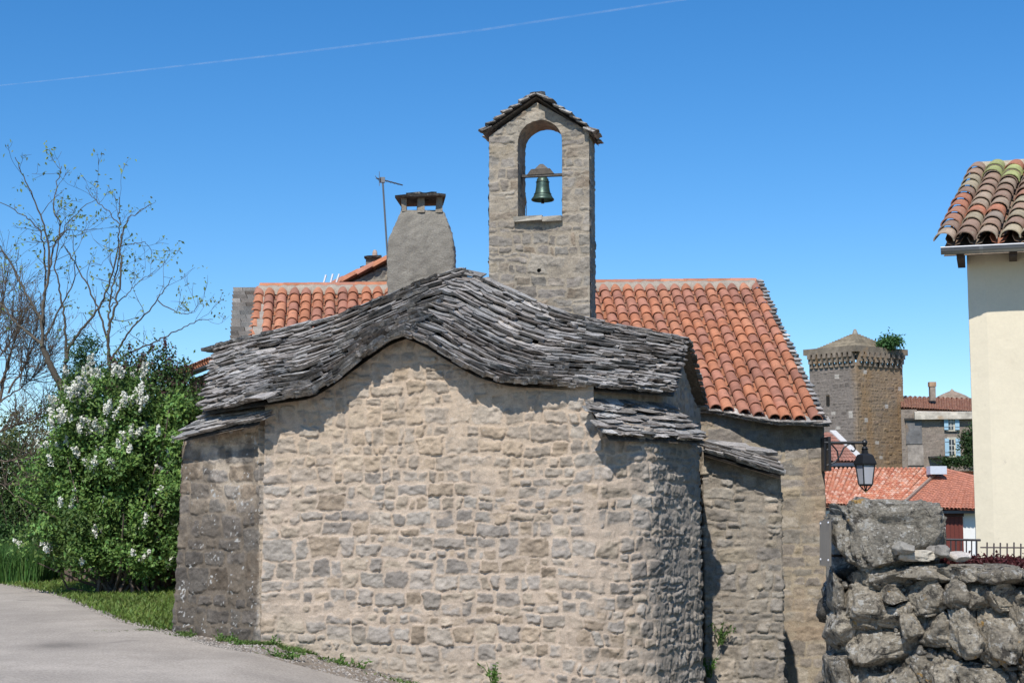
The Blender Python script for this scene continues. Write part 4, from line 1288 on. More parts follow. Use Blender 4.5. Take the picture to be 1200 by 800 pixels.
# street lamp on its bracket
def lamp():
    D = 22.6
    t = thing('street_lamp', P(968, 530, 23.1), 'black wall lantern with frosted glass on a scrolled bracket at the nave corner', 'lamp')
    m = MB(); c3 = (.02, .022, .026)
    Q_ = lambda x, y: P(x, y, D)
    m.tube([Q_(966, 518.5), Q_(990, 518.5), Q_(1014, 518.5)], .022, 8, c3)
    def curl(pts, r=.012):
        pts = np.array([Q_(*p) for p in pts]); s = np.linspace(0, 1, len(pts)); ss = np.linspace(0, 1, 30)
        m.tube(np.array([[np.interp(v, s, pts[:, i]) for i in range(3)] for v in ss]), r, 6, c3)
    curl([(969, 545), (979, 541), (985, 533), (989, 524), (996, 519.5), (1001, 521), (1002.5, 526), (1000, 529), (997, 527)])
    curl([(969, 519), (975, 521), (981, 528), (983, 540)])
    curl([(969, 527), (972.5, 526), (973, 522)])
    m.tube([Q_(967, 514), Q_(967, 550)], .018, 6, c3)
    m.box(P(968, 532, 22.85), (.04, .55, .5), c3)
    m.build('bracket', M['iron'], t, smooth=False)
    cx = 1014.5
    k = D / F
    c = Q_(cx, 571)
    z = lambda py: Q_(cx, py)[2] - c[2]
    def sq(mb, prof, c3, tw=0):
        V = []
        for (hw_, py) in prof:
            for sx, sy in ((-1, -1), (1, -1), (1, 1), (-1, 1)):
                a = .35; X, Y = sx * hw_ * k, sy * hw_ * k
                V.append(c + [X * math.cos(a) - Y * math.sin(a), X * math.sin(a) + Y * math.cos(a), z(py)])
        V = np.array(V); n_ = len(prof); idx = np.arange(4 * n_).reshape(n_, 4)
        f = np.stack([idx[:-1], np.roll(idx, -1, 1)[:-1], np.roll(idx, -1, 1)[1:], idx[1:]], -1).reshape(-1, 4)
        mb.add(V, [f, idx[0][None, :], idx[-1][::-1][None, :]], c3)
    m = MB(); sq(m, [(9.3, 544.5), (9.6, 543), (9.3, 541.5), (7.0, 534), (6.2, 532.5), (3.0, 531), (2.4, 527), (3.0, 525.5)], c3)
    m.lathe([(.0, z(525.5)), (.045, z(525.5)), (.04, z(523.5)), (.018, z(522.5)), (.035, z(520.5)), (.045, z(518)), (.035, z(516)), (0.0, z(514.5))], c, 12, c3)
    m.build('hood', M['iron'], t)
    m = MB(); sq(m, [(5.2, 567.5), (7.6, 544.6)], (.7, .7, .74)); m.build('glass', M['glass'], t)
    m = MB(); sq(m, [(5.2, 569), (5.8, 567.5), (5.2, 566.6)], c3)
    for sx, sy in ((-1, -1), (1, -1), (1, 1), (-1, 1)):
        a = .35
        def pt(h, py):
            X, Y = sx * h * k, sy * h * k
            return c + [X * math.cos(a) - Y * math.sin(a), X * math.sin(a) + Y * math.cos(a), z(py)]
        m.tube([pt(5.5, 568), pt(7.9, 544)], .011, 5, c3)
        m.tube([pt(5.2, 568), pt(3.4, 571), pt(.6, 575)], .010, 5, c3)
    m.lathe([(0, z(577)), (.02, z(576)), (.02, z(575)), (0, z(574))], c, 8, (.3, .2, .06))
    m.build('frame', M['iron'], t)
lamp()

# railings behind the wall
def railing():
    t = thing('iron_railing', P(1125, 660, 15.2), 'thin dark iron railing with close bars right of the big boulder', 'railing')
    m = MB(); c3 = (.05, .045, .045)
    for i in range(9):
        x = 1096 + i * 6.1
        m.tube([P(x, 690, 15.2), P(x, 632, 15.2)], .007, 5, c3)
    m.build('bar', M['iron'], t); m = MB(); m.tube([P(1092, 631.5, 15.2), P(1149, 632.5, 15.2)], .013, 6, c3); m.build('rail', M['iron'], t)
    t = thing('iron_railing', P(1175, 660, 15.0), 'thin iron railing with spaced upright bars in front of the cream house wall', 'railing')
    m = MB()
    for x, y in ((1156.5, 635), (1164.5, 636), (1172, 635.5), (1180, 636), (1188, 635), (1196, 636.5), (1204, 636), (1212, 636)):
        m.tube([P(x, 690, 15.0), P(x + .4, y, 15.0)], .008, 5, (.09, .07, .065))
    m.build('bar', M['iron'], t); m = MB(); m.tube([P(1149, 641, 15.0), P(1225, 641.5, 15.0)], .008, 6, (.09, .07, .065)); m.build('rail', M['iron'], t)
railing()

# ------------------------------------------------------------------ village: tower, ochre house, white house
def tower():
    Cn = P(1003, 430, 138); Lc = P(948.5, 430, 141.5); Rc = P(1057.5, 430, 141.5)
    Bc = Lc + Rc - Cn
    g = -3.0
    ztop = P(1003, 424, 138)[2]; zpar = P(1003, 405, 138)[2]
    t = thing('medieval_tower', (Cn[0], 142, g), 'square medieval stone tower with corbelled parapet and low pyramid roof in the distance', 'tower')
    m = MB()
    kw = dict(rh=(.22, .42), cw=(.35, .9), gap=.03, relief=(.0, .05), mortar=(.30, .25, .19), pal=np.array([[.27, .22, .17], [.24, .20, .165], [.3, .24, .17], [.25, .22, .19], [.21, .18, .15]]), rough=.03, soft=.05)
    def cf(U, Z, C):
        L_ = math.dist(Lc[:2], Cn[:2])
        gx = sm(L_ - .8, L_ + .4, U + .8 * (fbm(U * .6, Z * .6, 3) - .5))[..., None]
        grey = C.mean(-1, keepdims=True) * np.array([1.0, .91, .82]) * 1.0
        och = C * np.array([1.0, .93, .82])
        C = grey * (1 - gx) + och * gx
        s_ = sm(.52, .75, fbm(U * .9, Z * .18, 9))[..., None] * gx * .4
        C = C * (1 - s_) + np.array([.33, .20, .085]) * s_
        w = (hash2(np.floor(U * 2.2).astype(int), np.floor(Z * 3).astype(int), 8) > .975)[..., None]
        C = C * np.array([.86, .80, .76])
        return np.where(w, np.array([.42, .38, .33]), C)
    wall(m, [Lc[:2], Cn[:2], Rc[:2]], g, ztop, res=.07, seed=81, colf=cf, **kw)
    wall(m, [Rc[:2], Bc[:2], Lc[:2]], g, ztop, res=.3, seed=82, **kw)
    m.build('wall', M['rubble_dark'], t, smooth=True)
    cen = (Lc + Rc) / 2
    def out(p, o):
        d = (p - cen)[:2]; d = d / np.linalg.norm(d)
        return np.array([p[0] + d[0] * o, p[1] + d[1] * o])
    m = MB()
    lo = zpar - .85; o_ = .55
    ring_o = [out(p, o_) for p in (Lc, Cn, Rc, Bc)]; ring_i = [out(p, -.3) for p in (Lc, Cn, Rc, Bc)]
    zb2 = zpar - .55
    for i in range(4):
        a, b = ring_o[i], ring_o[(i + 1) % 4]; ai, bi = ring_i[i], ring_i[(i + 1) % 4]
        m.hexa([[*a, zb2], [*b, zb2], [*b, zpar], [*a, zpar], [*ai, zb2], [*bi, zb2], [*bi, zpar], [*ai, zpar]], (.20, .165, .125))
    m.build('parapet', M['farstone'], t)
    for i, (a, b) in enumerate(((Lc, Cn), (Cn, Rc))):
        d = (b - a)[:2]; Ln = np.linalg.norm(d); d = d / Ln; nrm = np.array([d[1], -d[0]])
        for k in range(9):
            p = a[:2] + d * Ln * (k + .5) / 9
            m = MB()
            for j, (oo, z0, z1) in enumerate(((.55, zb2 - .42, zb2), (.38, zb2 - .85, zb2 - .42), (.2, zb2 - 1.25, zb2 - .85))):
                q = [p - d * .15, p + d * .15]
                f = [[*(q[0] + nrm * oo), z0], [*(q[1] + nrm * oo), z0], [*(q[1] + nrm * oo), z1 - .002], [*(q[0] + nrm * oo), z1 - .002],
                     [*(q[0] - nrm * .1), z0], [*(q[1] - nrm * .1), z0], [*(q[1] - nrm * .1), z1 - .002], [*(q[0] - nrm * .1), z1 - .002]]
                m.hexa(f, (.22, .18, .14))
            m.build('corbel', M['farstone'], t)
    m = MB(); apex = P(1003, 391, 142); apex[0] = cen[0]; apex[1] = cen[1]
    rp = [np.array([*out(p, -.5), zpar - .05]) for p in (Lc, Cn, Rc, Bc)]
    r = np.random.default_rng(2)
    for i in range(4):
        a, b = rp[i], rp[(i + 1) % 4]
        N_ = 14
        for k in range(N_):
            t0, t1 = k / N_, (k + 1) / N_
            q = [lerp(a, apex, t0), lerp(b, apex, t0), lerp(b, apex, t1), lerp(a, apex, t1)]
            sft = np.array([0, 0, .12])
            m.add(np.array([q[0] + sft, q[1] + sft, q[2] + sft * .2, q[3] + sft * .2, q[0], q[1]]), [np.array([[0, 1, 2, 3]]), np.array([[4, 5, 1, 0]])], np.array([.30, .25, .18]) * r.uniform(.8, 1.15))
    m.lathe([(0, .4), (.12, .35), (.22, .1), (.3, -.2)], apex, 8, (.3, .27, .22))
    m.build('roof', M['farstone'], t)
    # openings
    for fc, px, py, w, h in (((Lc, Cn), 971.5, 469, .32, .95), ((Cn, Rc), 1032.5, 427, .5, .5)):
        a, b = fc; m = MB()
        uu = (px - (600 + a[0] / a[1] * F)) / ((b[0] / b[1] - a[0] / a[1]) * F)
        p = lerp(a, b, uu); z = P(px, py, p[1])[2]; d = (b - a)[:2]; d /= np.linalg.norm(d); nrm = np.array([d[1], -d[0]])
        q = [np.array([*(p[:2] + d * sx * w / 2 + nrm * o2), z + sz * h / 2]) for o2 in (.09, -.3) for sx, sz in ((-1, -1), (1, -1), (1, 1), (-1, 1))]
        m.hexa(q, (.02, .018, .015)); m.build('window', M['farstone'], t)
    return cen, zpar
tc_, tz_ = tower()

def village_house():
    D = 136
    g = -3
    Q = lambda x, y, d=0: P(x, y, D + d)
    t = thing('village_house', (Q(1100, 500)[0], D + 4, g), 'brown stone village house with pale blue shutters beside the tower', 'house')
    m = MB()
    a = Q(1056, 490, 2); b = Q(1160, 490, 2)
    wall(m, [a[:2], b[:2]], g, lambda u, x: np.interp(x, [Q(1068, 0)[0], Q(1070, 0)[0]], [P(1060, 478, D)[2], P(1090, 488, D)[2]]), res=.09, seed=91, rh=(.15, .3), cw=(.25, .6), gap=.03, relief=(0, .03),
         pal=np.array([[.23, .185, .15], [.25, .20, .16], [.21, .17, .14]]), mortar=(.24, .2, .16))
    wall(m, [b[:2], (b + [0, 8, 0])[:2]], g, b[2], res=.3, seed=92)
    m.build('wall', M['rubble_dark'], t, smooth=True)
    m = MB(); p0 = Q(1072, 490, 1.4); p1 = Q(1160, 489, 1.4); q0 = Q(1070, 476.5, 4); q1 = Q(1160, 480, 4)
    m.hexa([p0 + [0, 0, -.1], p1 + [0, 0, -.1], Q(1160, 482.5, 1.4), Q(1072, 483, 1.4), q0 + [0, 0, -1], q1 + [0, 0, -1], Q(1160, 481, 3), Q(1070, 480, 3)], (.50, .45, .37))
    m.build('cornice', M['farstone'], t)
    m = MB(); r = np.random.default_rng(3)
    T0, T1 = Q(1056, 465, 9), Q(1165, 469, 9); B0, B1 = Q(1058, 478, 2.2), Q(1165, 484, 2.2)
    tile_roof(m, lambda s: lerp(T0, T1, s), lambda s: lerp(B0, B1, s), 36, .5, r, r=.13, n=5, pal=np.array([[.36, .17, .11], [.32, .16, .11], [.38, .2, .13]]))
    G = np.array([[lerp(lerp(B0, B1, s), lerp(T0, T1, s), q) - [0, 0, .06] for q in (0, 1)] for s in (0, 1)]); m.grid(G, (.3, .15, .1))
    tile_roof(m, lambda s: lerp(T0, T1, s), lambda s: lerp(T0, T1, s) + np.array([0, 7, -2.6]), 20, 1.0, r, r=.2, n=4)
    m.build('tiled_roof', M['tile'], t, smooth=True)
    # chimney with cap
    m = MB(); p = Q(1092.5, 460, 5)
    hz = Q(1092.5, 453, 5)[2]
    m.box((p[0], p[1], (p[2] + hz) / 2 - .3), (.5, .5, hz - p[2] + .9), (.24, .2, .16)); c = m.build('chimney', M['farstone'], t)
    m = MB(); m.box((p[0] - .0, p[1], hz + .22), (.62, .6, .42), (.36, .24, .15)); m.build('chimney_pot', M['farstone'], c)
    # windows and shutters
    for wx, y0, y1 in ((1114.5, 487.5, 503.5), (1115.5, 513.5, 534)):
        d = 1.85
        m = MB(); A = Q(wx - 3.6, y1, d); B = Q(wx + 4.5, y0, d)
        m.box(((A[0] + B[0]) / 2, A[1], (A[2] + B[2]) / 2), (B[0] - A[0] + .25, .1, B[2] - A[2] + .25), (.52, .48, .38)); w = m.build('window', M['farstone'], t)
        m = MB(); m.box(((A[0] + B[0]) / 2 - .08, A[1] - .06, (A[2] + B[2]) / 2 - .03), ((B[0] - A[0]) * .66, .04, (B[2] - A[2]) * .9), (.03, .035, .04)); m.build('pane', M['pane'], w)
        m = MB()
        for q in (.3, .6): m.box(((A[0] + B[0]) / 2 - .08, A[1] - .09, lerp(A[2], B[2], q)), ((B[0] - A[0]) * .66, .02, .07), (.5, .5, .46))
        m.box(((A[0] + B[0]) / 2 - .08, A[1] - .094, (A[2] + B[2]) / 2 - .03), (.06, .02, (B[2] - A[2]) * .88), (.5, .5, .46)); m.build('glazing_bar', M['plain'], w)
        for x0, x1 in ((wx - 8.3, wx - 4), (wx + 4.4, wx + 9)):
            m = MB(); A = Q(x0, y1, d); B = Q(x1, y0, d)
            m.box(((A[0] + B[0]) / 2, A[1] - .12, (A[2] + B[2]) / 2), (B[0] - A[0], .05, B[2] - A[2]), (.33, .50, .60))
            for q in (.2, .8): m.box(((A[0] + B[0]) / 2, A[1] - .155, lerp(A[2], B[2], q)), (B[0] - A[0] - .02, .02, .06), (.15, .2, .24))
            m.build('shutter', M['plain'], t)
    m = MB(); A = Q(1062, 520, 1.9); B = Q(1080, 491, 1.9)
    m.box(((A[0] + B[0]) / 2, A[1], (A[2] + B[2]) / 2), (B[0] - A[0], .06, B[2] - A[2]), (.15, .145, .14)); m.box(((A[0] + B[0]) / 2 - .1, A[1] - .1, B[2]), (B[0] - A[0], .3, .18), (.05, .045, .04))
    m.build('blocked_window', M['farstone'], t)
    m = MB(); A = Q(1064, 545, 1.92); B = Q(1082, 521, 1.92); m.box(((A[0] + B[0]) / 2, A[1], (A[2] + B[2]) / 2), (B[0] - A[0], .05, B[2] - A[2]), (.30, .26, .22)); m.build('patched_wall', M['farstone'], t)
    m = MB(); A = Q(1090, 536.5, 1.3); B = Q(1108, 535.5, 1.3); m.hexa([A, B, B + [0, 0, .12], A + [0, 0, .12], A + [0, 1, .05], B + [0, 1, .05], B + [0, 1, .2], A + [0, 1, .2]], (.06, .055, .05)); m.build('awning_slab', M['farstone'], t)
village_house()

def round_roof():
    g = -3; D = 150
    c = P(1116, 470, D)
    t = thing('stone_turret', (c[0], D, g), 'turret with low rounded stone roof showing above the brown village house', 'turret')
    m = MB(); R = 22 / F * D
    m.lathe([(R, g - c[2]), (R, 0)], c, 24, (.25, .2, .16)); m.build('wall', M['farstone'], t)
    m = MB(); m.lathe([(R * 1.06, 0), (R * .95, .25), (R * .7, .55), (R * .4, .8), (R * .12, 1.0), (0, 1.25)], c + [0, 0, .0], 24, (.30, .23, .17)); m.build('roof', M['farstone'], t)
round_roof()

def white_house():
    g = -2.2
    D = 80.0
    t = thing('white_house', (P(1080, 600, D)[0], D + 4, g), 'white walled house with bright new orange tiles and a maroon shuttered door', 'house')
    r = np.random.default_rng(33)
    pal = np.array([[.62, .25, .14], [.56, .21, .12], [.68, .36, .24], [.52, .19, .11], [.60, .28, .17], [.70, .42, .30]])
    pal2 = np.array([[.50, .20, .12], [.46, .19, .12], [.53, .22, .14]])
    m = MB()
    tile_roof(m, lambda s: lerp(P(930, 549, 86), P(1102, 549, 86), s), lambda s: lerp(P(930, 590, D), P(1057, 594, D), s), 34, .36, r, r=.10, n=5, pal=pal, vary=.1)
    m.build('tiled_roof', M['tile'], t, smooth=True)['label'] = 'left part of the roof with mottled pale and bright tiles'
    m = MB()
    tile_roof(m, lambda s: lerp(P(1105, 549.5, 86), P(1152, 561, 84), s), lambda s: lerp(P(1060, 595, D - .3), P(1160, 598, D - .3), s), 22, .36, r, r=.11, n=5, pal=pal2, vary=.08)
    m.build('tiled_roof', M['tile'], t, smooth=True)['label'] = 'right part of the roof with browner tiles'
    m = MB()
    G = np.array([[P(930, 590, D), P(930, 549, 86)], [P(1160, 598, D), P(1160, 560, 86)]]) - [0, 0, .12]; m.grid(G, (.3, .16, .1))
    G = np.array([[P(930, 549, 86), P(930, 549, 86) + [0, 6, -2]], [P(1152, 552, 86), P(1152, 552, 86) + [0, 6, -2]]]); m.grid(G, (.4, .2, .13))
    v0, v1 = P(1103, 553, 85.5) + [0, 0, .2], P(1058, 594, D - .1) + [0, 0, .2]
    m.tube([v0, v1], .09, 5, (.30, .22, .17))
    m.build('roof_bedding', M['mortar'], t)
    m = MB(); a = P(930, 604, D + .5); b = P(1149, 604, D + .5)
    zt = P(1100, 597, D)[2] - .05
    m.hexa([[a[0], a[1], g], [b[0], b[1], g], [b[0], b[1], zt], [a[0], a[1], zt], [a[0], a[1] + 8, g], [b[0], b[1] + 8, g], [b[0], b[1] + 8, zt + 1.2], [a[0], a[1] + 8, zt + 1.2]], (.78, .77, .74)); m.build('wall', M['render'], t)
    m = MB(); m.box(((P(1050, 0, D)[0] + P(1149, 0, D)[0]) / 2, D - .05, P(1100, 599.5, D)[2]), (P(1149, 0, D)[0] - P(1050, 0, D)[0], .12, .14), (.10, .10, .11)); m.build('gutter', M['zinc'], t)
    m = MB(); A = P(1109, 646, D + .42); B = P(1128, 605, D + .42)
    m.box(((A[0] + B[0]) / 2, A[1], (A[2] + B[2]) / 2), (B[0] - A[0], .08, B[2] - A[2]), (.14, .035, .025))
    for q in (.25, .5, .75): m.box((lerp(A[0], B[0], q), A[1] - .045, (A[2] + B[2]) / 2), (.02, .01, B[2] - A[2] - .02), (.07, .02, .015))
    m.box(((A[0] + B[0]) / 2, A[1], B[2] + .12), (B[0] - A[0] + .1, .14, .22), (.05, .02, .018)); m.build('door', M['plain'], t)
    m = MB(); m.tube([P(1146, 562, D - 1), P(1146, 720, D - 1)], .11, 8, (.085, .04, .03)); m.build('drainpipe', M['plain'], t)
    m = MB(); A = P(1088, 555.5, 84); B = P(1107, 546, 84); m.box(((A[0] + B[0]) / 2, A[1], (A[2] + B[2]) / 2), (B[0] - A[0], .8, B[2] - A[2]), (.50, .56, .62)); m.build('roof_hatch', M['plain'], t)
white_house()

def far_shed():
    g = -2.5; D = 105
    t = thing('red_roofed_shed', (P(985, 540, D)[0], D + 3, g), 'small building with dull red roof and pale sloping verge seen behind the lantern', 'building')
    r = np.random.default_rng(3); m = MB()
    tile_roof(m, lambda s: lerp(P(940, 508, D + 4), P(978, 508, D + 4), s), lambda s: lerp(P(940, 541, D), P(1010, 541, D), s), 18, .5, r, r=.13, n=5, pal=np.array([[.34, .16, .115], [.30, .15, .11]]))
    G = np.array([[P(940, 541, D), P(940, 508, D + 4)], [P(1010, 541, D), P(978, 508, D + 4)]]) - [0, 0, .08]; m.grid(G, (.28, .14, .1)); m.build('tiled_roof', M['tile'], t, smooth=True)
    m = MB(); a, b = P(1012, 543, D), P(976, 508, D + 4); w_ = np.array([.22, 0, .0])
    m.hexa([a - w_, a + w_, a + w_ + [0, 0, .25], a - w_ + [0, 0, .25], b - w_, b + w_, b + w_ + [0, 0, .25], b - w_ + [0, 0, .25]], (.55, .53, .5)); m.build('verge', M['plain'], t)
    m = MB(); A = P(940, 543, D + .5); B = P(1010, 543, D + .5)
    m.hexa([[A[0], A[1], g], [B[0], B[1], g], [B[0], B[1], B[2]], [A[0], A[1], A[2]], [A[0], A[1] + 5, g], [B[0], B[1] + 5, g], [B[0], B[1] + 5, B[2]], [A[0], A[1] + 5, A[2]]], (.27, .2, .16)); m.build('wall', M['farstone'], t)
    m = MB(); A = P(940, 544, D - .1); B = P(1007, 542, D - .1); m.box(((A[0] + B[0]) / 2, D - .1, A[2]), (B[0] - A[0], .25, .22), (.09, .10, .12)); m.build('gutter', M['zinc'], t)
    m = MB(); A = P(975, 558, D + .4); B = P(1000, 547, D + .4); m.box(((A[0] + B[0]) / 2, A[1], (A[2] + B[2]) / 2), (B[0] - A[0], .2, B[2] - A[2]), (.05, .03, .03)); m.build('window', M['plain'], t)
far_shed()

# ------------------------------------------------------------------ vegetation
def leaves(mb, pos, size, rng, cols, upb=.35, fold=.25, wide=.55, nrm=None):
    """folded diamond leaves at pos (N,3)"""
    n = len(pos)
    d = rng.normal(size=(n, 3)); d[:, 2] -= .25; d /= np.linalg.norm(d, axis=1)[:, None]
    nn = rng.normal(size=(n, 3)); nn[:, 2] += upb * 3
    if nrm is not None: nn = nn * .7 + nrm * 1.0
    s = np.cross(d, nn); s /= np.linalg.norm(s, axis=1)[:, None] + 1e-9
    nn = np.cross(s, d)
    L = size * rng.uniform(.65, 1.25, n)[:, None]; W = L * wide
    a = pos; b = pos + d * L * .45 + s * W * .5 + nn * L * fold * .4; c = pos + d * L; e = pos + d * L * .45 - s * W * .5 + nn * L * fold * .4
    V = np.stack([a, b, c, e], 1).reshape(-1, 3)
    i = np.arange(n) * 4
    f = np.concatenate([np.stack([i, i + 1, i + 2], -1), np.stack([i, i + 2, i + 3], -1)])
    C = np.repeat(cols, 4, axis=0)
    mb.add(V, [f], C)

def clumps(rng, c, rad, ncl, shell=.75, zcut=None):
    """clump centres spread on and inside an ellipsoid"""
    d = rng.normal(size=(ncl * 2, 3)); d /= np.linalg.norm(d, axis=1)[:, None]
    r_ = rng.uniform(shell, 1.0, ncl * 2)[:, None]
    p = d * r_ * np.asarray(rad) + np.asarray(c)
    k = rng.random(len(p)) < 1
    if zcut is not None: k = p[:, 2] > zcut
    return p[k][:ncl], d[k][:ncl]

def bush(name, label, blobs, nleaf, leafsize, base, seed, cat='bush', flowers=0, stem_col=(.12, .09, .07), group=None, cvar=.35, fl_sel=None, clr=.22,
         tip=None, ncl=None, stems=26, flsize=1.0, floret=(.85, .84, .74)):
    rng = np.random.default_rng(seed)
    cx = np.mean([b[0][0] for b in blobs]); cy = np.mean([b[0][1] for b in blobs]); g = float(ground_z(cx, cy))
    t = thing(name, (cx, cy, g), label, cat, group)
    m = MB(); tot = sum(np.prod(b[1]) ** .67 for b in blobs)
    allc = []
    for c, rad in blobs:
        fr = np.prod(rad) ** .67 / tot
        n = int(nleaf * fr)
        nc = max(6, int((ncl or nleaf / 55) * fr))
        cc, dd = clumps(rng, c, rad, nc, .62, g + .08)
        allc.append((cc, dd))
        pick = rng.integers(len(cc), size=n)
        off = rng.normal(size=(n, 3)) * clr * rng.uniform(.5, 1.1, (len(cc), 1))[pick] * .55
        pos = cc[pick] + off
        pos = pos[pos[:, 2] > g + .02]; pick = pick[:len(pos)]
        base_c = np.asarray(base)
        cb = rng.uniform(1 - cvar, 1 + cvar, len(cc))[pick][:, None] * rng.uniform(.8, 1.25, (len(pos), 1))
        hue = rng.normal(0, .10, (len(pos), 1))
        col = base_c * cb * np.concatenate([1 + hue, np.ones_like(hue), 1 - hue * .5], 1)
        if tip is not None:
            k = (rng.random(len(pos)) < tip[1])[:, None]
            col = np.where(k, np.asarray(tip[0]) * rng.uniform(.7, 1.3, (len(pos), 1)), col)
        leaves(m, pos, leafsize, rng, col, nrm=dd[pick])
        # inner filling leaves, sparser
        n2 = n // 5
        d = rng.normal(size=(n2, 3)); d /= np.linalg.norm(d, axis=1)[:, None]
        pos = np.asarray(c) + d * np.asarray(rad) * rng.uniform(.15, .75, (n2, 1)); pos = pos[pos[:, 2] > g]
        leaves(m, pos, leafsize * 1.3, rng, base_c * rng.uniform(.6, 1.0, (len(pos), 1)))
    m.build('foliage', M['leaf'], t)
    m = MB()
    for i in range(stems):
        b = blobs[rng.integers(len(blobs))]
        e = np.asarray(b[0]) + rng.normal(size=3) * np.asarray(b[1]) * .45
        s = np.array([cx + rng.normal() * .25, cy + rng.normal() * .2, g - .05])
        mid = (s + e) / 2 + rng.normal(size=3) * .12
        m.tube([s, mid, e], [.035, .022, .008], 5, np.asarray(stem_col) * rng.uniform(.8, 1.3), cap=False)
    if stems: m.build('stems', M['bark'], t)
    if flowers:
        m = MB()
        allp = np.concatenate([a[0] for a in allc]); alld = np.concatenate([a[1] for a in allc])
        w = fl_sel(allp, alld) if fl_sel else np.ones(len(allp)); w = w / w.sum()
        for i in rng.choice(len(allp), size=flowers, p=w):
            d = alld[i] * .6 + np.array([0, -.15, .8]) + rng.normal(size=3) * .2; d /= np.linalg.norm(d)
            p = allp[i] + alld[i] * .09 + rng.normal(size=3) * .05
            L = rng.uniform(.12, .22) * flsize
            n = 70
            h = rng.random(n) ** .8
            rr = .05 * flsize * (1 - h * .75) * np.sqrt(rng.random(n)) 
            an_ = rng.random(n) * 6.28
            a_ = np.cross(d, [0.3, .2, 1]); a_ /= np.linalg.norm(a_); b_ = np.cross(d, a_)
            pos = p + d * h[:, None] * L + (np.cos(an_) * rr)[:, None] * a_ + (np.sin(an_) * rr)[:, None] * b_
            leaves(m, pos, .034, rng, np.asarray(floret) * rng.uniform(.8, 1.1, (n, 1)), wide=1.0, nrm=np.tile(alld[i] + [0, -.3, .5], (n, 1)))
        m.build('flowers', M['petal'], t)
    return t

def B(px, py, D, rx, ry, rz):   # ellipsoid given by a pixel centre and metric radii
    return (P(px, py, D), (rx, ry, rz))

white_sel = lambda p, d: np.clip(-d[:, 1] + .35, .02, 1) * (.16 + sm(2.3, 3.4, p[:, 2]) * 2.6 * sm(-5.8, -6.8, p[:, 0]))
bush('white_lilac', 'tall lilac bush with white flower heads beside the left corner of the chapel',
     [B(122, 500, 26.5, 1.05, .9, 1.05), B(105, 560, 26.5, 1.1, .95, 1.0), B(165, 555, 26.3, .95, .9, 1.15), B(88, 632, 26.1, .85, .9, .62), B(148, 636, 26.1, .85, .9, .62), B(214, 590, 26.0, .32, .6, 1.3), 
      B(205, 510, 26.5, .5, .7, .8)],
     52000, .08, (.125, .215, .05), 11, flowers=230, fl_sel=white_sel, ncl=360, clr=.25, stems=60, cvar=.45)
bush('purple_lilac', 'lilac bush with dull purple buds growing behind the white lilac',
     [B(208, 482, 27.6, .55, .5, .75), B(185, 452, 27.8, .55, .5, .7), B(150, 445, 28.0, .5, .5, .5), B(226, 510, 27.0, .34, .5, .85)],
     11000, .07, (.06, .115, .03), 12, flowers=85, ncl=200, clr=.26, tip=((.10, .055, .05), .3), stems=40, flsize=.95, floret=(.15, .075, .075))
bush('evergreen_shrub', 'feathery blue green shrub top showing between bare branches and white lilac',
     [B(100, 425, 29, .28, .3, .55), B(96, 470, 29, .5, .4, .8)], 5000, .06, (.06, .12, .05), 14, ncl=120, clr=.2, stems=12)
bush('hedge_bush', 'dark green bush at the left edge behind the tall grass', [B(10, 575, 32, 1.1, .9, 1.1), B(45, 600, 32, .7, .8, .9), B(-40, 580, 32, 1.3, .9, 1.4)], 16000, .07, (.075, .13, .035), 16, ncl=240, clr=.3)
bush('undergrowth_bush', 'olive green bush under the bare trees at the left edge', [B(20, 530, 35, 1.4, 1, .9), B(70, 540, 35, 1.0, 1, 1.2), B(-60, 520, 35, 1.5, 1, 1.6)], 12000, .08, (.12, .14, .045), 17, ncl=200, clr=.35)
bush('low_bush', 'low round green bush in tall grass at the foot of the white lilac', [B(16, 640, 30.5, .6, .5, .45), B(-30, 630, 30.5, .9, .6, .6)], 6000, .06, (.055, .12, .03), 18, ncl=110, clr=.2)
bush('tower_shrub', 'small green shrub growing on top of the tower parapet', [B(1040, 401, 140, .85, .6, .35), B(1048, 400, 140, .5, .6, .3)], 1500, .28, (.07, .16, .045), 19, ncl=40, clr=.5, stems=0)
o = bpy.data.objects['tower_shrub']
bush('climbing_plant', 'dark green climber on the wall of the blue shuttered house', [B(1139, 520, 134.5, 1.1, .5, 1.8), B(1128, 541, 134, 2.2, .5, .45)], 3000, .25, (.04, .075, .02), 20, ncl=90, clr=.5, stems=6)

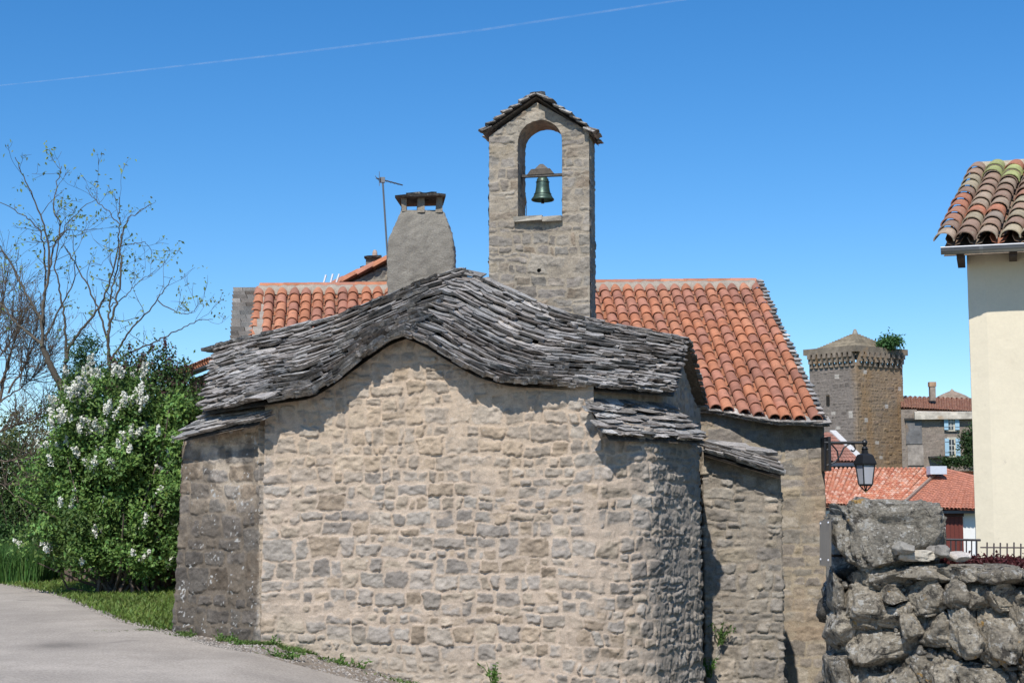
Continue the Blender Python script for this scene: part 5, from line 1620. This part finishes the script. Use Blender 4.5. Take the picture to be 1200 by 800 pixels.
# trees traced limb by limb, with random twigs
def tree(name, label, limbs, D, seed, base_r, barkc, ntw, twl, leafn, leafc, leafs, group=None, leaf_spread=.07, foot=None, twr=.006, rmin=.010):
    rng = np.random.default_rng(seed)
    fx = foot if foot is not None else P(*limbs[0][0][0], D)
    g = float(ground_z(fx[0], D))
    t = thing(name, (fx[0], D, g), label, 'tree', group)
    trunk = MB(); br = MB(); tips = []
    allpts = []
    for li, (pts, r0, r1, dd) in enumerate(limbs):
        w = np.array([P(x, y, D) for x, y in pts])
        n = len(w); s = np.linspace(0, 1, n)
        w[:, 1] += dd * s ** 1.3
        # keep the drawn direction for the new depth
        w[:, 0] *= w[:, 1] / D; w[:, 2] = EYE + (w[:, 2] - EYE) * w[:, 1] / D
        ss = np.linspace(0, 1, n * 6)
        # catmull-ish smoothing
        W = np.array([[np.interp(v, s, w[:, i]) for i in range(3)] for v in ss])
        k = np.ones(5) / 5
        for i in range(3):
            W[2:-2, i] = np.convolve(W[:, i], k, 'valid')
        W += rng.normal(size=W.shape) * .012
        rad = .64 * lerp(r0, r1, np.linspace(0, 1, len(W)) ** .8)
        (trunk if li < 2 else br).tube(W, rad, 7, np.asarray(barkc) * rng.uniform(.85, 1.2))
        allpts.append((W, rad)); tips.append(W[-1])
    tw = MB(); lp = []
    for k in range(ntw):
        W, rad = allpts[2 + rng.integers(len(allpts) - 2)] if len(allpts) > 2 else allpts[0]
        i = int(rng.uniform(.2, 1) ** .8 * (len(W) - 2))
        p = W[i]; d = W[i + 1] - W[i - 1]; d /= np.linalg.norm(d) + 1e-9
        sdir = rng.normal(size=3); sdir[2] += .5; sdir /= np.linalg.norm(sdir)
        L = rng.uniform(.4, 1.0) * twl
        cur = p.copy(); dr = d * .6 + sdir * .8; dr /= np.linalg.norm(dr)
        pts = [cur.copy()]
        for q in range(6):
            dr = dr + rng.normal(size=3) * .16 + np.array([0, 0, .07]); dr /= np.linalg.norm(dr)
            cur = cur + dr * L / 6; pts.append(cur.copy())
        r_ = min(rad[i] * .5, twr * 2)
        tw.tube(pts, np.linspace(r_, twr * .5, 7), 4, np.asarray(barkc) * rng.uniform(.8, 1.3), cap=False)
        lp += [pts[-1], pts[4]]
        for z in range(2):
            j = rng.integers(2, 6); c2 = np.array(pts[j]); d2 = rng.normal(size=3) + dr * 1.5; d2[2] += .4; d2 /= np.linalg.norm(d2)
            e = c2 + d2 * L * rng.uniform(.2, .45); mid = (c2 + e) / 2 + rng.normal(size=3) * .02
            tw.tube([c2, mid, e], [twr * .7, twr * .6, twr * .4], 4, np.asarray(barkc), cap=False); lp.append(e)
    trunk.build('trunk', M['bark'], t, smooth=True)
    if br.n: br.build('branches', M['bark'], t, smooth=True)
    tag(tw.build('twigs', M['bark'], t), kind='stuff')
    if leafn:
        lp = np.array(lp + tips)
        pick = rng.integers(len(lp), size=leafn)
        pos = lp[pick] + rng.normal(size=(leafn, 3)) * leaf_spread * .5
        m = MB(); leaves(m, pos, leafs, rng, np.asarray(leafc) * rng.uniform(.7, 1.3, (leafn, 1)) * (1 + rng.normal(0, .06, (leafn, 3))))
        m.build('leaves', M['leaf'], t)

def cr(*pts): return [(x / 2.667, 180 + y / 2.667) for x, y in pts]
limbs = [
    (cr((300, 1350), (270, 1000), (215, 770), (165, 680), (135, 600)), .16, .085, 0),
    (cr((275, 1000), (215, 770), (203, 700), (210, 620)), .12, .07, .3),
    (cr((135, 600), (128, 500), (150, 400), (155, 280), (120, 170), (75, 80), (48, 12)), .055, .010, -.5),
    (cr((150, 400), (165, 300), (192, 240), (165, 160), (188, 60), (190, 40)), .035, .009, .4),
    (cr((135, 600), (60, 540), (0, 465), (-60, 440)), .05, .02, .5),
    (cr((130, 520), (70, 420), (30, 330), (-10, 280), (-60, 250)), .045, .012, -.4),
    (cr((132, 600), (140, 470), (142, 330), (128, 240), (70, 190), (-10, 145)), .04, .010, .6),
    (cr((210, 620), (235, 575), (300, 500), (345, 400), (370, 300), (375, 200), (370, 135)), .05, .010, .2),
    (cr((345, 900), (340, 640), (338, 560), (360, 480), (382, 380), (375, 260), (400, 200), (475, 158)), .06, .010, -.2),
    (cr((345, 640), (320, 520), (280, 420), (215, 310), (200, 290)), .04, .012, .5),
    (cr((350, 640), (400, 560), (490, 460), (540, 385)), .04, .009, -.4),
    (cr((380, 640), (400, 622), (480, 590), (560, 550), (620, 520), (668, 516)), .035, .008, -.3),
    (cr((490, 460), (560, 500), (600, 500), (628, 460)), .018, .007, -.5),
    (cr((340, 540), (345, 440), (372, 330), (380, 250)), .035, .012, .4),
    (cr((375, 225), (330, 170), (290, 140), (266, 100)), .018, .007, .2),
    (cr((205, 620), (206, 540), (192, 440), (168, 340), (200, 220), (300, 140)), .045, .008, -.3),
    (cr((140, 580), (190, 480), (240, 380), (225, 240)), .035, .009, .6),
    (cr((155, 280), (200, 240), (270, 240), (320, 235)), .015, .006, .3),
    (cr((340, 480), (400, 440), (430, 400), (480, 375)), .02, .007, .3),
    (cr((372, 290), (420, 280), (460, 275), (478, 330)), .016, .006, .3),
    (cr((210, 600), (240, 590), (330, 600), (300, 560), (260, 500)), .02, .008, .3),
    (cr((130, 520), (90, 470), (50, 380), (60, 300)), .025, .008, .2),
]
tree('budding_tree', 'nearly bare tree with sparse young leaves rising above the white lilac', limbs, 29.0, 5, .15, (.085, .072, .055), 130, .9, 1000, (.22, .29, .08), .08, leaf_spread=.10, twr=.005)
limbs2 = [
    ([(-45, 700), (-35, 600), (-28, 540), (-20, 480)], .16, .08, 0),
    ([(-30, 540), (0, 470), (10, 420)], .08, .04, .2),
    ([(-25, 500), (5, 440), (20, 390), (26, 345)], .045, .01, .3), ([(10, 460), (35, 420), (45, 380)], .04, .01, -.3), ([(-20, 480), (-10, 400), (5, 350), (8, 325)], .05, .01, .1),
    ([(0, 470), (30, 450), (55, 425), (62, 400)], .03, .008, .4), ([(-25, 520), (10, 500), (50, 490), (75, 470)], .04, .01, .5), ([(-20, 540), (20, 540), (55, 525), (80, 520)], .03, .008, 0),
    ([(-20, 440), (15, 400), (30, 370)], .03, .008, -.5), ([(-30, 560), (10, 570), (40, 555), (70, 555)], .03, .008, .3)]
tree('bare_tree', 'grey brown leafless tree with dense twigs at the left edge', limbs2, 31.0, 8, .15, (.13, .10, .075), 560, 1.3, 900, (.16, .15, .05), .05, leaf_spread=.1)

# grass
def grass_patch(name, label, pts_fn, n, h, seed, col, kind='stuff', lean=.35, w=.012):
    rng = np.random.default_rng(seed)
    xy = pts_fn(rng, n); n = len(xy)
    z = ground_z(xy[:, 0], xy[:, 1]) - .01
    b = np.stack([xy[:, 0], xy[:, 1], z], -1)
    hh = h * rng.uniform(.4, 1.2, n)[:, None]
    an_ = rng.random(n) * 6.28; s = np.stack([np.cos(an_), np.sin(an_), 0 * an_], -1)
    ln = rng.normal(size=(n, 3)) * lean; ln[:, 2] = 0
    ww = w * rng.uniform(.7, 1.4, n)[:, None]
    mid = b + (np.array([0, 0, 1]) + ln * .5) * hh * .55; top = b + (np.array([0, 0, 1]) + ln * 1.3) * hh * .95
    V = np.stack([b - s * ww, b + s * ww, mid + s * ww * .7, mid - s * ww * .7, top], 1).reshape(-1, 3)
    i = np.arange(n) * 5
    m = MB(); c = np.asarray(col) * rng.uniform(.65, 1.35, (n, 1)) * (1 + rng.normal(0, .08, (n, 3)))
    c *= (.7 + .6 * fbm(xy[:, 0] * 1.5, xy[:, 1] * 1.5, 3))[:, None]
    m.add(V, [np.stack([i, i + 1, i + 2, i + 3], -1), np.stack([i + 3, i + 2, i + 4], -1)], np.repeat(c, 5, axis=0))
    o = m.build(name, M['leaf'], None)
    if kind: tag(o, label, 'grass', kind=kind)
    return o
def verge_pts(rng, n):
    ex_, ey_ = EDGE[:, 0], EDGE[:, 1]
    x = rng.uniform(-14, -4.15, n * 2)
    e = np.interp(x, np.concatenate([[-30], ex_]), np.concatenate([[ey_[0] + 13], ey_]))
    dist = rng.random(n * 2) ** .8 * 7.5
    y = e + .02 + dist
    keep = (rng.random(n * 2) < sm(-.15, .5, dist + .5 * (fbm(x * 3, y * 3, 8) - .5)) + .03)
    k2 = ~((x > -4.5) & (y > 18.6) & (x > -4.9 + .0))
    p = np.stack([x, y], -1)[keep & ((x < -4.35) | (y < 18.5))]
    return p[:n]
grass_patch('grass', 'short green grass on the verge', verge_pts, 70000, .11, 7, (.15, .215, .045))
def foot_pts(rng, n):
    x = rng.uniform(-5.2, -.8, n * 6)
    wl = np.interp(x, [P1[0], P2[0], P3[0]], [P1[1], P2[1], P3[1]])
    y = wl - .04 - np.abs(rng.normal(0, .16, n * 6))
    k = fbm(x * 3.5, y * 4, 12, 2) > .60
    return np.stack([x[k], y[k]], -1)[:n]
grass_patch('wall_foot_grass', 'sparse tufts of grass and weeds in the grit along the chapel wall', foot_pts, 3500, .07, 9, (.13, .20, .05), lean=.5)
def tall_pts(rng, n):
    a = P(-40, 680, 30.5); b = P(58, 680, 29.5)
    return np.stack([rng.uniform(a[0], b[0], n), rng.uniform(28.8, 30.5, n)], -1)
grass_patch('tall_grass', 'tall fresh grass at the left edge', tall_pts, 9000, .75, 8, (.08, .17, .04), lean=.22, w=.010)

# gravel along the foot of the wall
def gravel():
    rng = np.random.default_rng(17); m = MB()
    n = 9000
    ex_, ey_ = EDGE[:, 0], EDGE[:, 1]
    x = rng.uniform(-5.6, -.6, n)
    e = np.interp(x, ex_, ey_)
    wl = np.interp(x, [P1[0], P2[0], P3[0]], [P1[1], P2[1], P3[1]])
    e = np.minimum(e, wl)
    y = rng.uniform(0, 1, n); y = e - .25 + y * np.maximum(wl - e + .25, .3)
    keep = (y < wl + .0)
    x, y = x[keep], y[keep]; n = len(x)
    z = ground_z(x, y) + .008
    s = rng.uniform(.008, .03, n) ** 1.0
    base = np.array([[1, 0, 0], [0, 1, 0], [-1, 0, 0], [0, -1, 0], [0, 0, .8], [0, 0, -.8]], float)
    V = base[None] * s[:, None, None] * rng.uniform(.6, 1.4, (n, 6, 3)) + np.stack([x, y, z], -1)[:, None]
    f = np.array([[0, 1, 4], [1, 2, 4], [2, 3, 4], [3, 0, 4], [1, 0, 5], [2, 1, 5], [3, 2, 5], [0, 3, 5]])
    F_ = (f[None] + (np.arange(n) * 6)[:, None, None]).reshape(-1, 3)
    c = np.array([.30, .27, .235]) * rng.uniform(.3, 1.6, (n, 1))
    m.add(V.reshape(-1, 3), [F_], np.repeat(c, 6, axis=0))
    tag(m.build('gravel', M['mortar'], None), 'loose grey gravel along the foot of the chapel wall', 'gravel', kind='stuff')
gravel()
def edge_grit():
    rng = np.random.default_rng(27); m = MB()
    n = 16000
    x = rng.uniform(-10, -3.0, n); y = np.interp(x, EDGE[:, 0], EDGE[:, 1]) + rng.normal(0, .22, n) - .12
    z = ground_z(x, y) + .022
    s = rng.uniform(.004, .016, n)
    base = np.array([[1, 0, 0], [0, 1, 0], [-1, 0, 0], [0, -1, 0], [0, 0, .8], [0, 0, -.8]], float)
    V = base[None] * s[:, None, None] * rng.uniform(.6, 1.4, (n, 6, 3)) + np.stack([x, y, z], -1)[:, None]
    f = np.array([[0, 1, 4], [1, 2, 4], [2, 3, 4], [3, 0, 4], [1, 0, 5], [2, 1, 5], [3, 2, 5], [0, 3, 5]])
    F_ = (f[None] + (np.arange(n) * 6)[:, None, None]).reshape(-1, 3)
    c = np.array([.30, .27, .23]) * rng.uniform(.5, 1.5, (n, 1))
    m.add(V.reshape(-1, 3), [F_], np.repeat(c, 6, axis=0))
    tag(m.build('road_grit', M['mortar'], None), 'loose grit along the edge of the road', 'gravel', kind='stuff')
edge_grit()
def strip():
    m = MB(); n = 200; x = np.linspace(-6.5, 1.0, n)
    e = np.interp(x, EDGE[:, 0], EDGE[:, 1])
    wl = np.interp(x, [-6.5, P1[0], P2[0], P3[0]], [19.2, P1[1] + .2, P2[1] + .1, P3[1] + .1])
    e2 = np.minimum(e - .4, wl - .4)
    e1 = np.where(x < -4.3, e + .1, wl)
    G = []
    for q in np.linspace(0, 1, 12):
        y = lerp(e2, e1, q); G.append(np.stack([x, y, ground_z(x, y) + .02 - .01 * (q == 1)], -1))
    G = np.array(G).transpose(1, 0, 2)
    c = np.array([.23, .19, .145]) * (.7 + .6 * fbm(G[..., 0] * 4, G[..., 1] * 4, 3))[..., None]
    m.grid(G, c)
    tag(m.build('dirt_strip', M['mortar'], None, origin=(0, 0, 0), smooth=True), kind='structure')
strip()

# weeds, one by one
def weed(px, py, size, n, label, seed, h=.1, D=None, col=(.12, .22, .045), name='weed', tall=False):
    rng = np.random.default_rng(seed)
    p = gp(px, py) if D is None else P(px, py, D)
    m = MB()
    k = max(6, n // 9)
    for i in range(k):
        a = p + [rng.normal() * size * .25, rng.normal() * size * .12, -.03]
        e = p + [rng.normal() * size * .9, rng.normal() * size * .45, h * rng.uniform(.3, 1.3)]
        mid = (a + e) / 2 + [0, 0, h * .25]
        m.tube([a, mid, e], [.005, .004, .002], 4, np.asarray(col) * .8, cap=False)
        q = 9; t_ = rng.random(q)[:, None] ** .7
        pos = np.where(t_ < .5, lerp(a, mid, t_ * 2), lerp(mid, e, t_ * 2 - 1))
        leaves(m, pos, .045 if not tall else .08, rng, np.asarray(col) * rng.uniform(.7, 1.3, (q, 1)), wide=.5, upb=.2)
    tag(m.build(name, M['leaf'], None), label, 'weed', 'weeds growing at the foot of the walls')
weed(212, 738, .22, 260, 'patch of weeds at the outer foot of the dark corner buttress', 1)
weed(236, 745, .12, 110, 'small weeds on the gravel in front of the dark buttress', 2)
weed(262, 752, .14, 150, 'green weeds beside the pale streak at the buttress foot', 3)
weed(276, 757, .10, 80, 'thin weeds at the right foot of the dark buttress', 12)
weed(333, 773, .14, 190, 'round weed clump in the gravel right of the buttress', 4)
weed(320, 757, .05, 40, 'tiny weed at the corner where buttress and apse wall meet', 5)
weed(405, 781, .12, 110, 'weed clump at the foot of the apse wall near the frame bottom', 6, h=.12)
weed(425, 785, .07, 50, 'small dark weeds right of the weed clump by the apse wall', 7)
weed(579, 800, .07, 120, 'upright weed against the middle of the apse wall', 8, h=.2, D=17.6)
weed(845, 752, .10, 130, 'leafy weed rooted in the link wall', 9, h=.22, D=19.88, col=(.09, .17, .04))
weed(831, 790, .09, 130, 'lowest weed at the base of the dark joint beside the link wall', 10, h=.22, D=19.8, col=(.10, .2, .045))
weed(828, 657, .06, 90, 'round tuft of moss in the dark joint beside the link wall', 11, h=.06, D=20.6, col=(.05, .09, .02))

def maroon():
    rng = np.random.default_rng(3); n = 7000; m = MB()
    a = P(1108, 661, 13.3); b = P(1215, 663, 12.9)
    s = rng.random(n); pos = lerp(a[None], b[None], s[:, None]) + np.stack([0 * s, rng.normal(size=n) * .15, np.abs(rng.normal(size=n)) * .028], -1)
    leaves(m, pos, .03, rng, np.array([.09, .022, .022]) * rng.uniform(.5, 1.5, (n, 1)), wide=.7)
    tag(m.build('maroon_groundcover', M['leaf'], None), 'dense maroon ground cover plants along the top of the dry stone wall', 'plants', kind='stuff')
maroon()

# contrail, a thin ribbon of ice cloud high up
def contrail():
    m_, t, bs, N, L = nt('contrail_cloud')
    bs.inputs['Base Color'].default_value = (.9, .9, .9, 1); bs.inputs['Roughness'].default_value = 1
    tr = N.new('ShaderNodeBsdfTransparent'); mx = N.new('ShaderNodeMixShader')
    no = N.new('ShaderNodeTexNoise'); no.inputs['Scale'].default_value = .01; tc = N.new('ShaderNodeTexCoord'); L.new(tc.outputs['Object'], no.inputs['Vector'])
    lw = N.new('ShaderNodeLayerWeight'); lw.inputs[0].default_value = .5
    inv = N.new('ShaderNodeMath'); inv.operation = 'SUBTRACT'; inv.inputs[0].default_value = 1; L.new(lw.outputs['Facing'], inv.inputs[1])
    mu = N.new('ShaderNodeMath'); mu.operation = 'MULTIPLY'; L.new(inv.outputs[0], mu.inputs[0]); 
    mr = N.new('ShaderNodeMapRange'); mr.inputs[1].default_value = .3; mr.inputs[2].default_value = .7; mr.inputs[3].default_value = .015; mr.inputs[4].default_value = .08
    L.new(no.outputs['Fac'], mr.inputs[0]); L.new(mr.outputs[0], mu.inputs[1])
    L.new(mu.outputs[0], mx.inputs[0]); L.new(tr.outputs[0], mx.inputs[1]); L.new(bs.outputs[0], mx.inputs[2]); L.new(mx.outputs[0], N['Material Output'].inputs['Surface'])
    m = MB()
    pts = [P(-150, 116, 9000), P(100, 90, 9000), P(330, 64, 9000), P(560, 36, 9000), P(800, 0, 9000), P(960, -28, 9000)]
    m.tube(pts, [2, 5, 7, 8, 7, 6], 12, (.9, .9, .9))
    tag(m.build('contrail', m_, None, smooth=True), 'faint white contrail across the sky', 'contrail', kind='stuff')
contrail()
